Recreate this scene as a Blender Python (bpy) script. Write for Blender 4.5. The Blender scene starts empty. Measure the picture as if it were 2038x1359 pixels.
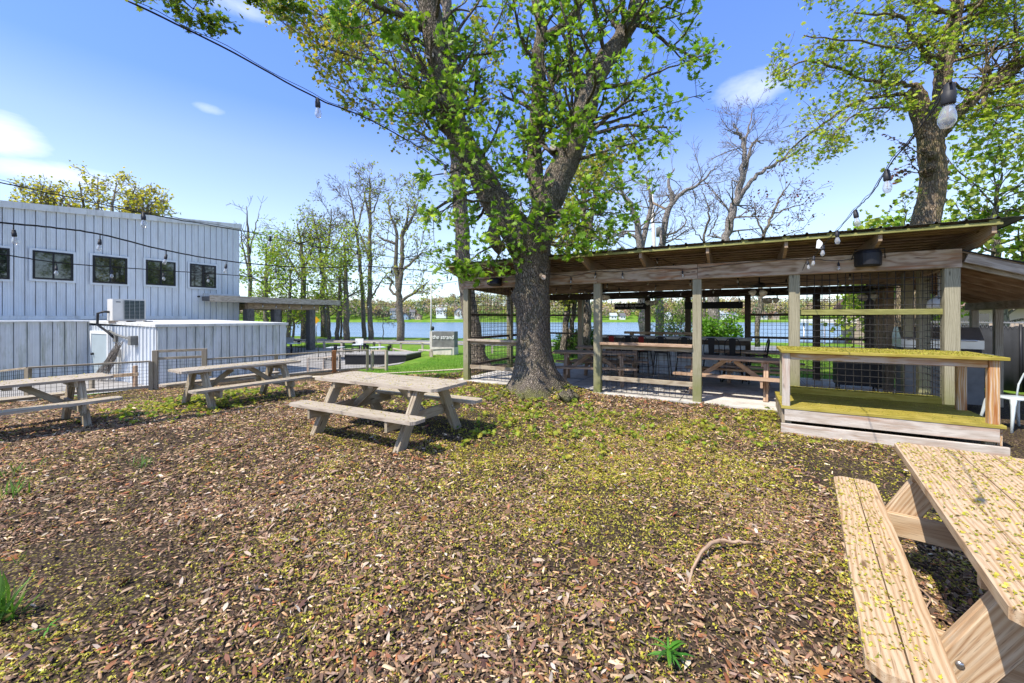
import bpy, math, random
import numpy as np
from mathutils import Vector, Matrix
R = random.Random(11)
NR = np.random.default_rng(11)
CX, HY, F, H = 1019.0, 631.0, 800.0, 1.6      # principal column, horizon row, focal length (photo pixels), eye height
scene = bpy.context.scene
C = scene.collection
ORG = {}

def V(*a): return Vector(a)
def at(px, py, Y): return Vector(((px - CX) / F * Y, Y, H + (HY - py) / F * Y))

def sst(a, b, x):
    t = np.clip((x - a) / (b - a), 0, 1)
    return t * t * (3 - 2 * t)
def road_y(x): return 34.0 - .25 * (x + 4)
def gz(x, y):
    u = -.7 * x + .714 * y
    g = -.6 * sst(7.5, 17, u)
    g = np.minimum(g, -.6 * sst(15, 26, y))
    g = g - .35 * sst(16.6, 18.2, u) * sst(-4.5, -7.0, x) * sst(30, 24, y)
    dy = y - road_y(x)
    g = g + .12 * sst(2.6, 4.2, dy)
    g = g + (-3.6 - g) * sst(5.5, 12, dy)
    g = g + 3.0 * sst(322, 334, y) + (8.0 + 6.0 * sst(-140, -60, x) * sst(60, 0, x)) * sst(334, 420, y)
    return g
def gzf(x, y): return float(gz(np.float64(x), np.float64(y)))
def G(px, py):
    a = b = .5
    while b < 300:
        p = at(px, py, b)
        if p.z <= gzf(p.x, p.y): break
        a, b = b, b * 1.03
    for _ in range(30):
        m = .5 * (a + b)
        p = at(px, py, m)
        if p.z > gzf(p.x, p.y): a = m
        else: b = m
    p = at(px, py, a)
    return Vector((p.x, p.y, gzf(p.x, p.y)))

class MB:
    def __init__(s): s.v = []; s.f = []; s.lc = []; s.sm = []
    def add(s, vs, fs, lc=None, smooth=False):
        k = len(s.v)
        s.v += [tuple(p) for p in vs]
        s.lc += [tuple(p) for p in (lc if lc is not None else vs)]
        s.f += [tuple(i + k for i in f) for f in fs]
        s.sm += [smooth] * len(fs)
        return s
    def board(s, p0, p1, w, h, up=(0, 0, 1), ch=.004, taper=1.0):
        """a length of timber from p0 to p1: w across, h in the 'up' direction, with eased edges"""
        p0, p1 = Vector(p0), Vector(p1)
        d = p1 - p0; L = d.length; d.normalize()
        up = Vector(up); side = d.cross(up)
        if side.length < 1e-4: side = d.cross(Vector((1, 0, 0)))
        side.normalize(); up = side.cross(d).normalized()
        a, b = w / 2, h / 2; c = min(ch, a * .6, b * .6)
        prof = [(-a + c, -b), (a - c, -b), (a, -b + c), (a, b - c), (a - c, b), (-a + c, b), (-a, b - c), (-a, -b + c)]
        o = (R.random() * 60, R.random() * 60, R.random() * 60)
        vs, lc = [], []
        for q, x in ((p0, 0), (p1, L)):
            for y, z in prof:
                vs.append(q + side * y + up * z); lc.append((x + o[0], y + o[1], z + o[2]))
        fs = [(i, i + 8, (i + 1) % 8 + 8, (i + 1) % 8) for i in range(8)]
        fs += [tuple(range(8)), tuple(range(15, 7, -1))]
        return s.add(vs, fs, lc)
    def box(s, c, size, rz=0.0, M=None):
        x, y, z = size[0] / 2, size[1] / 2, size[2] / 2
        m = (M or Matrix.Rotation(rz, 3, 'Z')); c = Vector(c)
        o = (R.random() * 60, R.random() * 60, R.random() * 60)
        vs, lc = [], []
        for k in (-1, 1):
            for i, j in ((-1, -1), (1, -1), (1, 1), (-1, 1)):
                q = Vector((i * x, j * y, k * z)); vs.append(c + m @ q); lc.append((q.x + o[0], q.y + o[1], q.z + o[2]))
        return s.add(vs, [(3, 2, 1, 0), (4, 5, 6, 7), (0, 1, 5, 4), (1, 2, 6, 5), (2, 3, 7, 6), (3, 0, 4, 7)], lc)
    def tube(s, pts, rad, n=8, smooth=True, jag=0.0, cap=True):
        pts = [Vector(p) for p in pts]
        if not hasattr(rad, '__len__'): rad = [rad] * len(pts)
        vs, fs, lc = [], [], []
        nrm = None; L = 0; o = R.random() * 50
        for i, p in enumerate(pts):
            t = (pts[min(i + 1, len(pts) - 1)] - pts[max(i - 1, 0)])
            if t.length < 1e-7: t = Vector((0, 0, 1))
            t.normalize()
            if nrm is None:
                nrm = t.cross(Vector((0, 0, 1)))
                if nrm.length < .05: nrm = t.cross(Vector((1, 0, 0)))
            nrm = (nrm - t * nrm.dot(t)).normalized()
            bi = t.cross(nrm)
            if i: L += (p - pts[i - 1]).length
            for k in range(n):
                a = 2 * math.pi * k / n
                r = rad[i] * (1 + (R.uniform(-jag, jag) if jag else 0))
                vs.append(p + nrm * (math.cos(a) * r) + bi * (math.sin(a) * r))
                lc.append((L + o, math.cos(a) * rad[i], math.sin(a) * rad[i]))
        for i in range(len(pts) - 1):
            for k in range(n):
                fs.append((i * n + k, i * n + (k + 1) % n, (i + 1) * n + (k + 1) % n, (i + 1) * n + k))
        if cap:
            fs.append(tuple(range(n - 1, -1, -1))); fs.append(tuple(range((len(pts) - 1) * n, len(pts) * n)))
        return s.add(vs, fs, lc, smooth)
    def lathe(s, c, prof, n=16, axis=None, smooth=True):
        """prof: (radius, height) pairs turned about the axis through c"""
        m = Matrix.Identity(3) if axis is None else Vector((0, 0, 1)).rotation_difference(Vector(axis)).to_matrix()
        c = Vector(c); vs, fs = [], []
        for r, z in prof:
            for k in range(n):
                a = 2 * math.pi * k / n
                vs.append(c + m @ Vector((r * math.cos(a), r * math.sin(a), z)))
        for i in range(len(prof) - 1):
            for k in range(n):
                fs.append((i * n + k, i * n + (k + 1) % n, (i + 1) * n + (k + 1) % n, (i + 1) * n + k))
        fs.append(tuple(range(n - 1, -1, -1))); fs.append(tuple(range((len(prof) - 1) * n, len(prof) * n)))
        return s.add(vs, fs, None, smooth)
    def prism(s, poly, depth):
        """poly: 3-D outline; depth: extrusion vector"""
        poly = [Vector(p) for p in poly]; n = len(poly); d = Vector(depth)
        o = (R.random() * 60, R.random() * 60, R.random() * 60)
        ux = (poly[1] - poly[0]).normalized(); uz = d.normalized(); uy = uz.cross(ux)
        vs = poly + [p + d for p in poly]
        lc = [((p - poly[0]).dot(ux) + o[0], (p - poly[0]).dot(uy) + o[1], (p - poly[0]).dot(uz) + o[2]) for p in vs]
        fs = [tuple(range(n - 1, -1, -1)), tuple(range(n, 2 * n))] + [(i, (i + 1) % n, (i + 1) % n + n, i + n) for i in range(n)]
        return s.add(vs, fs, lc)
    def quad(s, a, b, c, d): return s.add([a, b, c, d], [(0, 1, 2, 3)])
    def grid_mesh(s, o, u, v, lu, lv, pu, pv, r=.003):
        """welded wire: square bars crossing at pitch pu, pv on the rectangle o + u*lu + v*lv"""
        o, u, v = Vector(o), Vector(u).normalized(), Vector(v).normalized()
        nu, nv = max(1, round(lu / pu)), max(1, round(lv / pv))
        w = u.cross(v).normalized()
        for i in range(nu + 1):
            a = o + u * (lu * i / nu); s.wire(a, a + v * lv, r)
        for j in range(nv + 1):
            a = o + v * (lv * j / nv) + w * (1.6 * r); s.wire(a, a + u * lu, r)
        return s
    def wire(s, a, b, r):
        a, b = Vector(a), Vector(b); d = (b - a).normalized()
        p = d.cross(Vector((.31, .77, .55))).normalized() * r; q = d.cross(p)
        vs = [a + p, a + q, a - p, a - q, b + p, b + q, b - p, b - q]
        return s.add(vs, [(0, 1, 5, 4), (1, 2, 6, 5), (2, 3, 7, 6), (3, 0, 4, 7)])
    def build(s, name, mat, parent=None, org=None):
        me = bpy.data.meshes.new(name)
        o0 = org if org is not None else (ORG.get(parent.name) if parent else None)
        vs = s.v
        if o0 is not None: vs = [(p[0] - o0[0], p[1] - o0[1], p[2] - o0[2]) for p in vs]
        me.from_pydata(vs, [], s.f)
        at_ = me.attributes.new('lc', 'FLOAT_VECTOR', 'POINT')
        at_.data.foreach_set('vector', np.array(s.lc, dtype=np.float32).ravel())
        me.polygons.foreach_set('use_smooth', s.sm)
        me.update()
        o = bpy.data.objects.new(name, me); C.objects.link(o)
        if mat: me.materials.append(mat)
        if parent:
            o.parent = parent; ORG[o.name] = ORG.get(parent.name, (0, 0, 0))
        elif org is not None:
            o.location = org; ORG[o.name] = tuple(org)
        return o

def tag(o, label=None, cat=None, group=None, kind=None):
    if label: o['label'] = label
    if cat: o['category'] = cat
    if group: o['group'] = group
    if kind: o['kind'] = kind
    return o
def thing(name, label, cat, loc=(0, 0, 0), group=None, rz=0.0):
    o = bpy.data.objects.new(name, None); C.objects.link(o)
    o.empty_display_size = .1
    o.location = loc; o.rotation_euler = (0, 0, rz); ORG[o.name] = tuple(loc)
    return tag(o, label, cat, group)
def proto(name, label, cat, group=None):
    o = thing(name, label, cat, (0, 0, 0), group); return o
def dup(o, loc, rz=0.0, label=None, parent=None):
    c = o.copy(); C.objects.link(c)
    if parent: c.parent = parent
    else:
        c.location = loc; c.rotation_euler = (0, 0, rz)
        if label: c['label'] = label
    for ch in list(o.children): dup(ch, None, 0, None, c)
    return c

def fast_mesh(name, verts, tmpl_faces, nv, cols=None, mat=None, parent=None, smooth=False, org=None):
    """verts (N,nv,3): N copies of one little shape whose faces are tmpl_faces; cols (N,3) per copy"""
    N = verts.shape[0]
    vv = verts.reshape(-1, 3).astype(np.float32)
    o0 = org if org is not None else (ORG.get(parent.name) if parent else None)
    if o0 is not None: vv = vv - np.array(o0, dtype=np.float32)
    me = bpy.data.meshes.new(name)
    lens = np.array([len(f) for f in tmpl_faces]); flat = np.concatenate([np.array(f) for f in tmpl_faces])
    loops = (flat[None, :] + (np.arange(N) * nv)[:, None]).ravel().astype(np.int32)
    tot = np.tile(lens, N).astype(np.int32)
    start = (np.cumsum(tot) - tot).astype(np.int32)
    me.vertices.add(N * nv); me.vertices.foreach_set('co', vv.ravel())
    me.loops.add(len(loops)); me.loops.foreach_set('vertex_index', loops)
    me.polygons.add(len(tot)); me.polygons.foreach_set('loop_start', start)
    if smooth: me.polygons.foreach_set('use_smooth', np.ones(len(tot), dtype=bool))
    if cols is not None:
        a = me.attributes.new('col', 'FLOAT_COLOR', 'POINT')
        c4 = np.ones((N, nv, 4), dtype=np.float32); c4[:, :, :3] = cols[:, None, :]
        a.data.foreach_set('color', c4.ravel())
    me.update(calc_edges=True); me.validate()
    if mat: me.materials.append(mat)
    o = bpy.data.objects.new(name, me); C.objects.link(o)
    if parent: o.parent = parent
    elif org is not None: o.location = org
    return o

def frames(N, normal, spread):
    """N random orthonormal frames whose third axis scatters about 'normal' ((3,) or (N,3))"""
    n = np.broadcast_to(np.asarray(normal, float), (N, 3)) + NR.normal(size=(N, 3)) * spread
    n = n / np.linalg.norm(n, axis=1, keepdims=True)
    a = NR.normal(size=(N, 3)); a -= n * (a * n).sum(1, keepdims=True)
    a /= np.linalg.norm(a, axis=1, keepdims=True)
    return a, np.cross(n, a), n
def stamp(tmpl, pos, size, fr):
    a, b, n = fr; t = np.asarray(tmpl, float)
    sz = np.broadcast_to(np.asarray(size, float), (len(pos),))
    return pos[:, None, :] + sz[:, None, None] * (t[None, :, 0:1] * a[:, None, :] + t[None, :, 1:2] * b[:, None, :] + t[None, :, 2:3] * n[:, None, :])
def palette(N, cols, w=None, jit=.18):
    c = np.array(cols, float); i = NR.choice(len(c), size=N, p=None if w is None else np.array(w) / sum(w))
    return np.clip(c[i] * (1 + NR.normal(size=(N, 1)) * jit) + NR.normal(size=(N, 3)) * .006, .003, 1)
def vnoise(x, y, s, seed=0):
    r = np.random.default_rng(seed); o = np.zeros_like(np.asarray(x, float))
    for k in range(6):
        a = r.uniform(0, 6.283); f = s * r.uniform(.6, 1.9)
        o = o + np.sin((np.cos(a) * x + np.sin(a) * y) * f + r.uniform(0, 6.283))
    return o / 3.0
# ------------------------------------------------------------------ materials
class NT:
    def __init__(s, name):
        s.m = bpy.data.materials.new(name); s.m.use_nodes = True
        s.t = s.m.node_tree; s.t.nodes.clear()
        s.out = s.t.nodes.new('ShaderNodeOutputMaterial')
    def n(s, typ, ins=None, **props):
        nd = s.t.nodes.new('ShaderNode' + typ)
        for k, v in props.items(): setattr(nd, k, v)
        for k, v in (ins or {}).items():
            sk = nd.inputs[k]
            if isinstance(v, bpy.types.NodeSocket): s.t.links.new(v, sk)
            else: sk.default_value = v
        return nd
    def ramp(s, fac, stops, interp='LINEAR'):
        r = s.n('ValToRGB', {'Fac': fac}); cr = r.color_ramp; cr.interpolation = interp
        while len(cr.elements) < len(stops): cr.elements.new(.5)
        for e, (p, c) in zip(cr.elements, stops):
            e.position = p; e.color = (c[0], c[1], c[2], 1) if hasattr(c, '__len__') else (c, c, c, 1)
        return r.outputs['Color']
    def mix(s, f, a, b, mode='MIX'):
        nd = s.n('Mix', data_type='RGBA', blend_type=mode)
        for k, v in ((0, f), (6, a), (7, b)):
            sk = nd.inputs[k]
            if isinstance(v, bpy.types.NodeSocket): s.t.links.new(v, sk)
            else: sk.default_value = v if k == 0 else (*v[:3], 1)
        return nd.outputs[2]
    def math(s, op, a, b=0.0, c=None, clamp=False):
        nd = s.n('Math', operation=op, use_clamp=clamp)
        for k, v in ((0, a), (1, b), (2, c)):
            if v is None: continue
            if isinstance(v, bpy.types.NodeSocket): s.t.links.new(v, nd.inputs[k])
            else: nd.inputs[k].default_value = v
        return nd.outputs[0]
    def noise(s, vec, scale, detail=4, rough=.55, dist=0.0):
        return s.n('TexNoise', {'Vector': vec, 'Scale': scale, 'Detail': detail, 'Roughness': rough, 'Distortion': dist}).outputs['Fac']
    def mapped(s, vec, scale): return s.n('Mapping', {'Vector': vec, 'Scale': scale}).outputs[0]
    def pos(s): return s.n('NewGeometry').outputs['Position']
    def attr(s, name, out='Vector'): return s.n('Attribute', attribute_name=name).outputs[out]
    def bump(s, h, strength=.3, dist=.01): return s.n('Bump', {'Height': h, 'Strength': strength, 'Distance': dist}).outputs[0]
    def princ(s, col, rough=.7, bump=None, metal=0.0, spec=.3, **kw):
        ins = {'Base Color': col if isinstance(col, bpy.types.NodeSocket) else (*col[:3], 1), 'Roughness': rough, 'Metallic': metal, 'Specular IOR Level': spec}
        if bump is not None: ins['Normal'] = bump
        ins.update(kw)
        return s.n('BsdfPrincipled', ins)
    def done(s, sh):
        s.t.links.new(sh.outputs[0] if hasattr(sh, 'outputs') else sh, s.out.inputs['Surface']); return s.m

def wood(name, dark, mid, light, moss=0.0, mosscol=(.24, .25, .02), stain=0.0, grain=1.0, lowmoss=0.0, topmoss=0.0, rough=.8, figure=.35):
    t = NT(name); lc = t.attr('lc')
    w = t.noise(t.mapped(lc, (1.6, 5, 5)), 1.0, 2, .5)
    warp = t.n('VectorMath', {0: lc, 1: t.n('CombineXYZ', {'X': 0.0, 'Y': t.math('MULTIPLY', w, .09), 'Z': t.math('MULTIPLY', w, .05)}).outputs[0]}, operation='ADD').outputs[0]
    g1 = t.noise(t.mapped(warp, (1.6 * grain, 75, 75)), 1.0, 3, .6)
    rings = t.n('TexWave', {'Vector': t.mapped(warp, (.12, 1, 1)), 'Scale': 15.0, 'Distortion': 6.5, 'Detail': 3.0, 'Detail Scale': .6}, wave_type='BANDS', bands_direction='Y').outputs['Fac']
    big = t.noise(t.mapped(lc, (1.1, 6, 6)), 1.0, 3, .6)
    fac = t.math('ADD', t.math('MULTIPLY', g1, .75 - figure * .5), t.math('ADD', t.math('MULTIPLY', rings, figure), t.math('MULTIPLY', big, .35 - figure * .2)))
    col = t.ramp(fac, [(.22, dark), (.45, mid), (.78, light)])
    fine = t.noise(t.mapped(lc, (9, 260, 260)), 1.0, 2, .6)
    col = t.mix(t.ramp(fine, [(.30, .55), (.42, 0.0)]), col, tuple(c * .42 for c in dark))
    # knots
    kn = t.n('TexVoronoi', {'Vector': t.mapped(lc, (2.2, 9, 9)), 'Scale': 1.0, 'Randomness': 1.0}).outputs['Distance']
    col = t.mix(t.ramp(kn, [(.07, .85), (.13, 0.0)]), col, tuple(c * .5 for c in dark))
    P = t.pos()
    if stain:
        st = t.ramp(t.noise(t.mapped(lc, (.9, 14, 14)), 1.0, 3, .6), [(.52, 0.0), (.66, stain)])
        col = t.mix(st, col, (.36, .13, .035))
    if lowmoss:
        z = t.n('SeparateXYZ', {'Vector': P}).outputs['Z']
        f = t.math('ADD', t.math('MULTIPLY', t.math('SUBTRACT', 1.05, z), .8), t.math('MULTIPLY', t.math('SUBTRACT', t.noise(P, 3.0, 3), .5), 1.1))
        col = t.mix(t.ramp(f, [(.1, 0.0), (.9, lowmoss)]), col, (.17, .19, .045))
    nz = t.n('SeparateXYZ', {'Vector': t.n('NewGeometry').outputs['Normal']}).outputs['Z']
    if topmoss:
        f = t.math('MULTIPLY', t.ramp(nz, [(.5, 0.0), (.8, 1.0)]), t.ramp(t.noise(P, 5.0, 4, .65), [(.38, 0.0), (.58, topmoss)]))
        c2 = t.mix(t.ramp(t.noise(P, 60.0, 3), [(.35, 0.0), (.65, 1.0)]), tuple(c * .55 for c in mosscol), tuple(c * 1.5 for c in mosscol))
        c2 = t.mix(t.ramp(t.noise(P, 3.2, 4, .6), [(.42, 0.0), (.68, .85)]), c2, (.085, .095, .02))
        col = t.mix(f, col, c2)
    if moss:
        f = t.ramp(t.noise(P, 2.6, 5, .65), [(.42, 0.0), (.68, moss)])
        col = t.mix(f, col, mosscol)
    b = t.bump(t.math('ADD', g1, t.math('MULTIPLY', fine, .7)), .35, .004)
    return t.done(t.princ(col, rough, b, spec=.2))

def plain(name, col, rough=.6, metal=0.0, var=.15, scale=8.0, bump=0.0, spec=.3, dirt=None):
    t = NT(name); P = t.pos()
    n1 = t.noise(P, scale, 4, .6)
    c = t.mix(t.ramp(n1, [(.3, 0.0), (.7, 1.0)]), tuple(x * (1 - var) for x in col), tuple(min(1, x * (1 + var)) for x in col))
    if dirt:
        c = t.mix(t.ramp(t.noise(t.mapped(P, (3, 3, .5)), 1.3, 4, .65), [(.48, 0.0), (.72, dirt[1])]), c, dirt[0])
    b = t.bump(t.noise(P, scale * 6, 3), bump, .004) if bump else None
    return t.done(t.princ(c, rough, b, metal, spec))

def leafmat(name, trans=.5, rough=.5):
    t = NT(name); c = t.attr('col', 'Color')
    d = t.princ(c, rough, spec=.35)
    tc = t.mix(1.0, c, (1.0, 1.05, .45), 'MULTIPLY')
    tr = t.n('BsdfTranslucent', {'Color': t.mix(.5, c, tc)})
    return t.done(t.n('MixShader', {0: trans, 1: d.outputs[0], 2: tr.outputs[0]}))

def bark(name, dark, light, moss=.35, scale=1.0, mosscol=(.12, .13, .03), patch=None, foot=0.0):
    t = NT(name); P = t.pos()
    wv = t.n('VectorMath', {0: P, 1: t.n('VectorMath', {0: t.n('TexNoise', {'Vector': P, 'Scale': 6.0 * scale, 'Detail': 3.0}).outputs['Color'], 1: (.09, .09, .09)}, operation='MULTIPLY').outputs[0]}, operation='ADD').outputs[0]
    v = t.n('TexVoronoi', {'Vector': t.mapped(wv, (26 * scale, 26 * scale, 5.5 * scale)), 'Scale': 1.0}, feature='DISTANCE_TO_EDGE').outputs['Distance']
    n1 = t.noise(t.mapped(P, (30 * scale, 30 * scale, 6 * scale)), 1.0, 5, .65)
    h = t.math('ADD', t.ramp(v, [(0.0, 0.0), (.32, 1.0)]), t.math('MULTIPLY', n1, .6))
    c = t.ramp(h, [(.25, dark), (.7, tuple((a + b) / 2 for a, b in zip(dark, light))), (1.25 / 1.6, light)])
    c = t.mix(t.ramp(t.noise(P, 2.5, 3), [(.35, 0.0), (.7, .45)]), c, tuple(x * .6 for x in light))
    if moss: c = t.mix(t.ramp(t.noise(P, 3.5, 5, .7), [(.48, 0.0), (.68, moss)]), c, mosscol)
    if foot:
        z = t.n('SeparateXYZ', {'Vector': P}).outputs['Z']
        c = t.mix(t.ramp(t.math('ADD', t.math('MULTIPLY', z, 2.2), t.noise(P, 5.0, 4)), [(.45, foot), (1.0, 0.0)]), c, (.19, .20, .035))
    if patch: c = t.mix(t.ramp(t.noise(P, 2.2, 3, .5), [(.5, 0.0), (.56, .8)]), c, patch)
    return t.done(t.princ(c, .9, t.bump(h, .9, .03), spec=.15))

M = {}
def mats():
    M['wood_grey'] = wood('weathered_grey_wood', (.19, .145, .105), (.35, .285, .22), (.50, .43, .345), topmoss=.14, mosscol=(.32, .28, .11), figure=.3)
    M['wood_leg'] = wood('weathered_leg_wood', (.15, .11, .075), (.30, .235, .165), (.44, .37, .275), moss=.12, lowmoss=.0, figure=.3)
    M['wood_new'] = wood('tan_pressure_treated_wood', (.25, .13, .06), (.44, .29, .165), (.55, .41, .265), figure=.38, rough=.75)
    M['wood_post'] = wood('green_grey_post_wood', (.15, .13, .08), (.265, .24, .16), (.39, .355, .25), lowmoss=.85, figure=.25)
    M['wood_beam'] = wood('reddish_beam_wood', (.16, .095, .06), (.335, .23, .155), (.47, .365, .27), stain=.55, moss=.10, figure=.5)
    M['wood_canopy'] = wood('shade_darkened_canopy_wood', (.05, .046, .042), (.10, .093, .085), (.16, .15, .14))  # wood colour darkened to stand in for the shadow on the canopy posts
    M['wood_dark'] = wood('dark_brown_roof_wood', (.13, .085, .055), (.29, .205, .14), (.42, .31, .22), moss=.12, figure=.3)
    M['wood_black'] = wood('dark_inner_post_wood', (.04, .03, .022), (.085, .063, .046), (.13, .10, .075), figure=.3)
    M['wood_red'] = wood('red_brown_table_wood', (.20, .12, .075), (.37, .24, .155), (.50, .35, .24), figure=.35)
    M['wood_moss'] = wood('mossy_fascia_wood', (.13, .12, .05), (.24, .23, .08), (.34, .33, .12), moss=.5, mosscol=(.19, .19, .04))
    M['wood_white'] = wood('bleached_white_wood', (.30, .23, .17), (.47, .40, .33), (.59, .53, .46), stain=.45, figure=.35)
    M['wood_orange'] = wood('orange_stained_wood', (.40, .16, .04), (.55, .32, .13), (.62, .49, .36), stain=1.0, figure=.4)
    M['wood_yellow'] = wood('moss_covered_deck_wood', (.17, .13, .03), (.32, .25, .045), (.42, .34, .08), moss=.5, topmoss=.75, mosscol=(.28, .225, .028))
    M['wood_rust'] = wood('rusty_orange_post_wood', (.20, .06, .02), (.36, .13, .04), (.46, .20, .08))
    M['black_metal'] = plain('black_metal', (.025, .025, .028), .45, .3)
    M['wire'] = plain('dark_wire', (.035, .032, .028), .6, .3)
    M['cable'] = plain('black_cable', (.012, .012, .014), .6)
    M['socket'] = plain('black_rubber_socket', (.03, .03, .034), .55)
    M['siding'] = plain('pale_metal_siding', (.66, .69, .715), .42, 0.0, .05, 1.5, spec=.4, dirt=((.40, .39, .34), .35))
    M['siding_dirty'] = plain('stained_metal_siding', (.62, .64, .65), .45, 0.0, .08, 1.2, spec=.4, dirt=((.22, .24, .14), .7))
    M['trim'] = plain('white_trim', (.68, .68, .66), .5, 0, .08, 2.0, dirt=((.30, .28, .23), .55))
    M['roof_metal'] = plain('dark_roof_metal', (.16, .145, .125), .45, .75, .3, 5.0, dirt=((.10, .10, .035), .8))
    M['concrete'] = plain('concrete', (.60, .56, .50), .85, 0, .16, 2.5, .25, dirt=((.20, .19, .14), .55))
    M['concrete_dark'] = plain('dark_concrete', (.17, .17, .16), .85, 0, .3, 3.0, .2)
    M['asphalt'] = plain('asphalt', (.21, .205, .205), .9, 0, .15, 1.2, .2)
    M['path'] = plain('sandy_path', (.56, .47, .34), .9, 0, .15, 3.0)
    M['white'] = plain('white_paint', (.78, .78, .76), .45, 0, .05)
    M['paper'] = plain('white_paper', (.82, .82, .80), .8, 0, .05)
    M['black'] = plain('black_plastic', (.018, .018, .02), .5, 0, .2)
    M['black_board'] = plain('black_board', (.012, .012, .012), .6, 0, .2)
    M['chalk'] = plain('chalk_white', (.75, .74, .70), .8, 0, .03)
    M['grille'] = plain('dark_fan_grille', (.03, .055, .065), .5, .2)
    M['beige'] = plain('beige_casing', (.66, .64, .60), .45, 0, .04)
    M['steel'] = plain('brushed_steel', (.52, .52, .53), .32, .9, .12, 3.0)
    M['galv'] = plain('corrugated_galvanised', (.62, .66, .70), .45, .15, .25, 4.0)
    M['fabric_black'] = plain('black_screen_fabric', (.032, .034, .038), .9, 0, .35, 1.5)
    M['chrome'] = plain('chain_link_wire', (.4, .4, .4), .4, .7)
    M['door'] = plain('grey_blue_door', (.46, .54, .57), .35, .2, .06, 2.0)
    M['glass_shade'] = plain('frosted_glass_shade', (.70, .64, .52), .35, 0, .08)
    M['red_paint'] = plain('red_paint', (.30, .03, .025), .45, .1)
    M['pale_metal_chair'] = plain('pale_green_white_metal', (.66, .72, .71), .35, .2, .08)
    M['yellow_sign'] = plain('yellow_sign', (.8, .42, .02), .5)
    M['pole'] = plain('weathered_pole', (.62, .59, .54), .8, 0, .15, 4.0)
    M['gravel'] = plain('patio_paving', (.30, .285, .27), .9, 0, .25, 4.0, .2)
    M['leaf'] = leafmat('leaf')
    M['litter'] = leafmat('litter', .0, .85)
    M['petal'] = leafmat('petal', .25, .6)
    M['bark_maple'] = bark('maple_bark', (.034, .026, .019), (.32, .265, .21), .25, 1.35, foot=.8)
    M['bark_tall'] = bark('flaky_grey_bark', (.06, .048, .038), (.34, .285, .23), .25, .8)
    M['bark_right'] = bark('knotty_brown_bark', (.07, .05, .032), (.33, .25, .165), .55, .9, (.15, .14, .03))
    M['bark_bare'] = bark('pale_grey_bark', (.11, .095, .085), (.38, .34, .31), .1, .7)
    M['bark_shore'] = bark('dark_shore_bark', (.075, .062, .05), (.30, .255, .21), .35, .6, (.16, .17, .04))
    # window glass: dark room behind a reflecting pane
    t = NT('window_glass')
    M['glass'] = t.done(t.princ((.012, .016, .016), .03, spec=1.0, **{'Coat Weight': .8, 'Coat Roughness': .02}))
    t = NT('bulb_glass')
    gl = t.n('BsdfGlossy', {'Color': (1, 1, 1, 1), 'Roughness': .06}); tr = t.n('BsdfTransparent', {'Color': (.93, .95, .96, 1)})
    df = t.n('BsdfDiffuse', {'Color': (.82, .82, .80, 1)})
    fr = t.n('LayerWeight', {'Blend': .35}).outputs['Facing']
    a = t.n('MixShader', {0: .30, 1: tr.outputs[0], 2: df.outputs[0]})
    M['bulb'] = t.done(t.n('MixShader', {0: t.math('MULTIPLY', fr, .7), 1: a.outputs[0], 2: gl.outputs[0]}))
    # lake
    t = NT('lake_water'); P = t.pos()
    w1 = t.noise(t.mapped(P, (.55, 1.3, 1)), 1.0, 5, .65); w2 = t.noise(t.mapped(P, (.05, .11, 1)), 1.0, 3)
    c = t.ramp(w2, [(.3, (.11, .19, .28)), (.7, (.16, .25, .34))])
    M['water'] = t.done(t.princ(c, .22, t.bump(w1, 1.0, .35), spec=.5))
    # ground: bark mulch, bare soil and lawn
    t = NT('mulch_and_lawn'); P = t.pos()
    v = t.n('TexVoronoi', {'Vector': t.mapped(P, (1, 1, .2)), 'Scale': 55.0}, feature='F1')
    chip = t.ramp(t.n('SeparateColor', {'Color': v.outputs['Color']}).outputs[0], [(.0, (.035, .024, .016)), (.45, (.11, .072, .047)), (.75, (.20, .135, .09)), (1.0, (.32, .235, .165))])
    chip = t.mix(t.ramp(v.outputs['Distance'], [(.25, 0.0), (.6, .8)]), chip, (.018, .013, .010))
    soil = t.ramp(t.noise(P, 45.0, 4, .7), [(.3, (.026, .019, .014)), (.7, (.072, .053, .038))])
    mul = t.mix(t.ramp(t.noise(P, 1.1, 5, .6), [(.40, .0), (.60, .85)]), chip, soil)
    v2 = t.n('TexVoronoi', {'Vector': P, 'Scale': 38.0}).outputs['Distance']
    fl = t.math('MULTIPLY', t.ramp(v2, [(.20, 1.0), (.34, 0.0)]), t.ramp(t.noise(P, .8, 4, .6), [(.35, .15), (.62, .95)]))
    mul = t.mix(fl, mul, (.30, .245, .055))
    g1 = t.noise(P, 3.0, 5, .7); g2 = t.noise(P, .35, 3)
    gr = t.ramp(g1, [(.3, (.055, .135, .012)), (.55, (.12, .245, .022)), (.8, (.22, .33, .045))])
    gr = t.mix(t.ramp(g2, [(.4, 0.0), (.7, .5)]), gr, (.26, .31, .06))
    col = t.mix(t.attr('mulch', 'Fac'), gr, mul)
    b = t.bump(t.math('ADD', t.math('MULTIPLY', v.outputs['Distance'], -.6), t.noise(P, 60.0, 4)), .8, .02)
    M['ground'] = t.done(t.princ(col, .95, b, spec=.1))
    t = NT('far_forest_leaf'); M['forest'] = t.done(t.princ(t.attr('col', 'Color'), .9, spec=.05))
mats()
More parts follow.
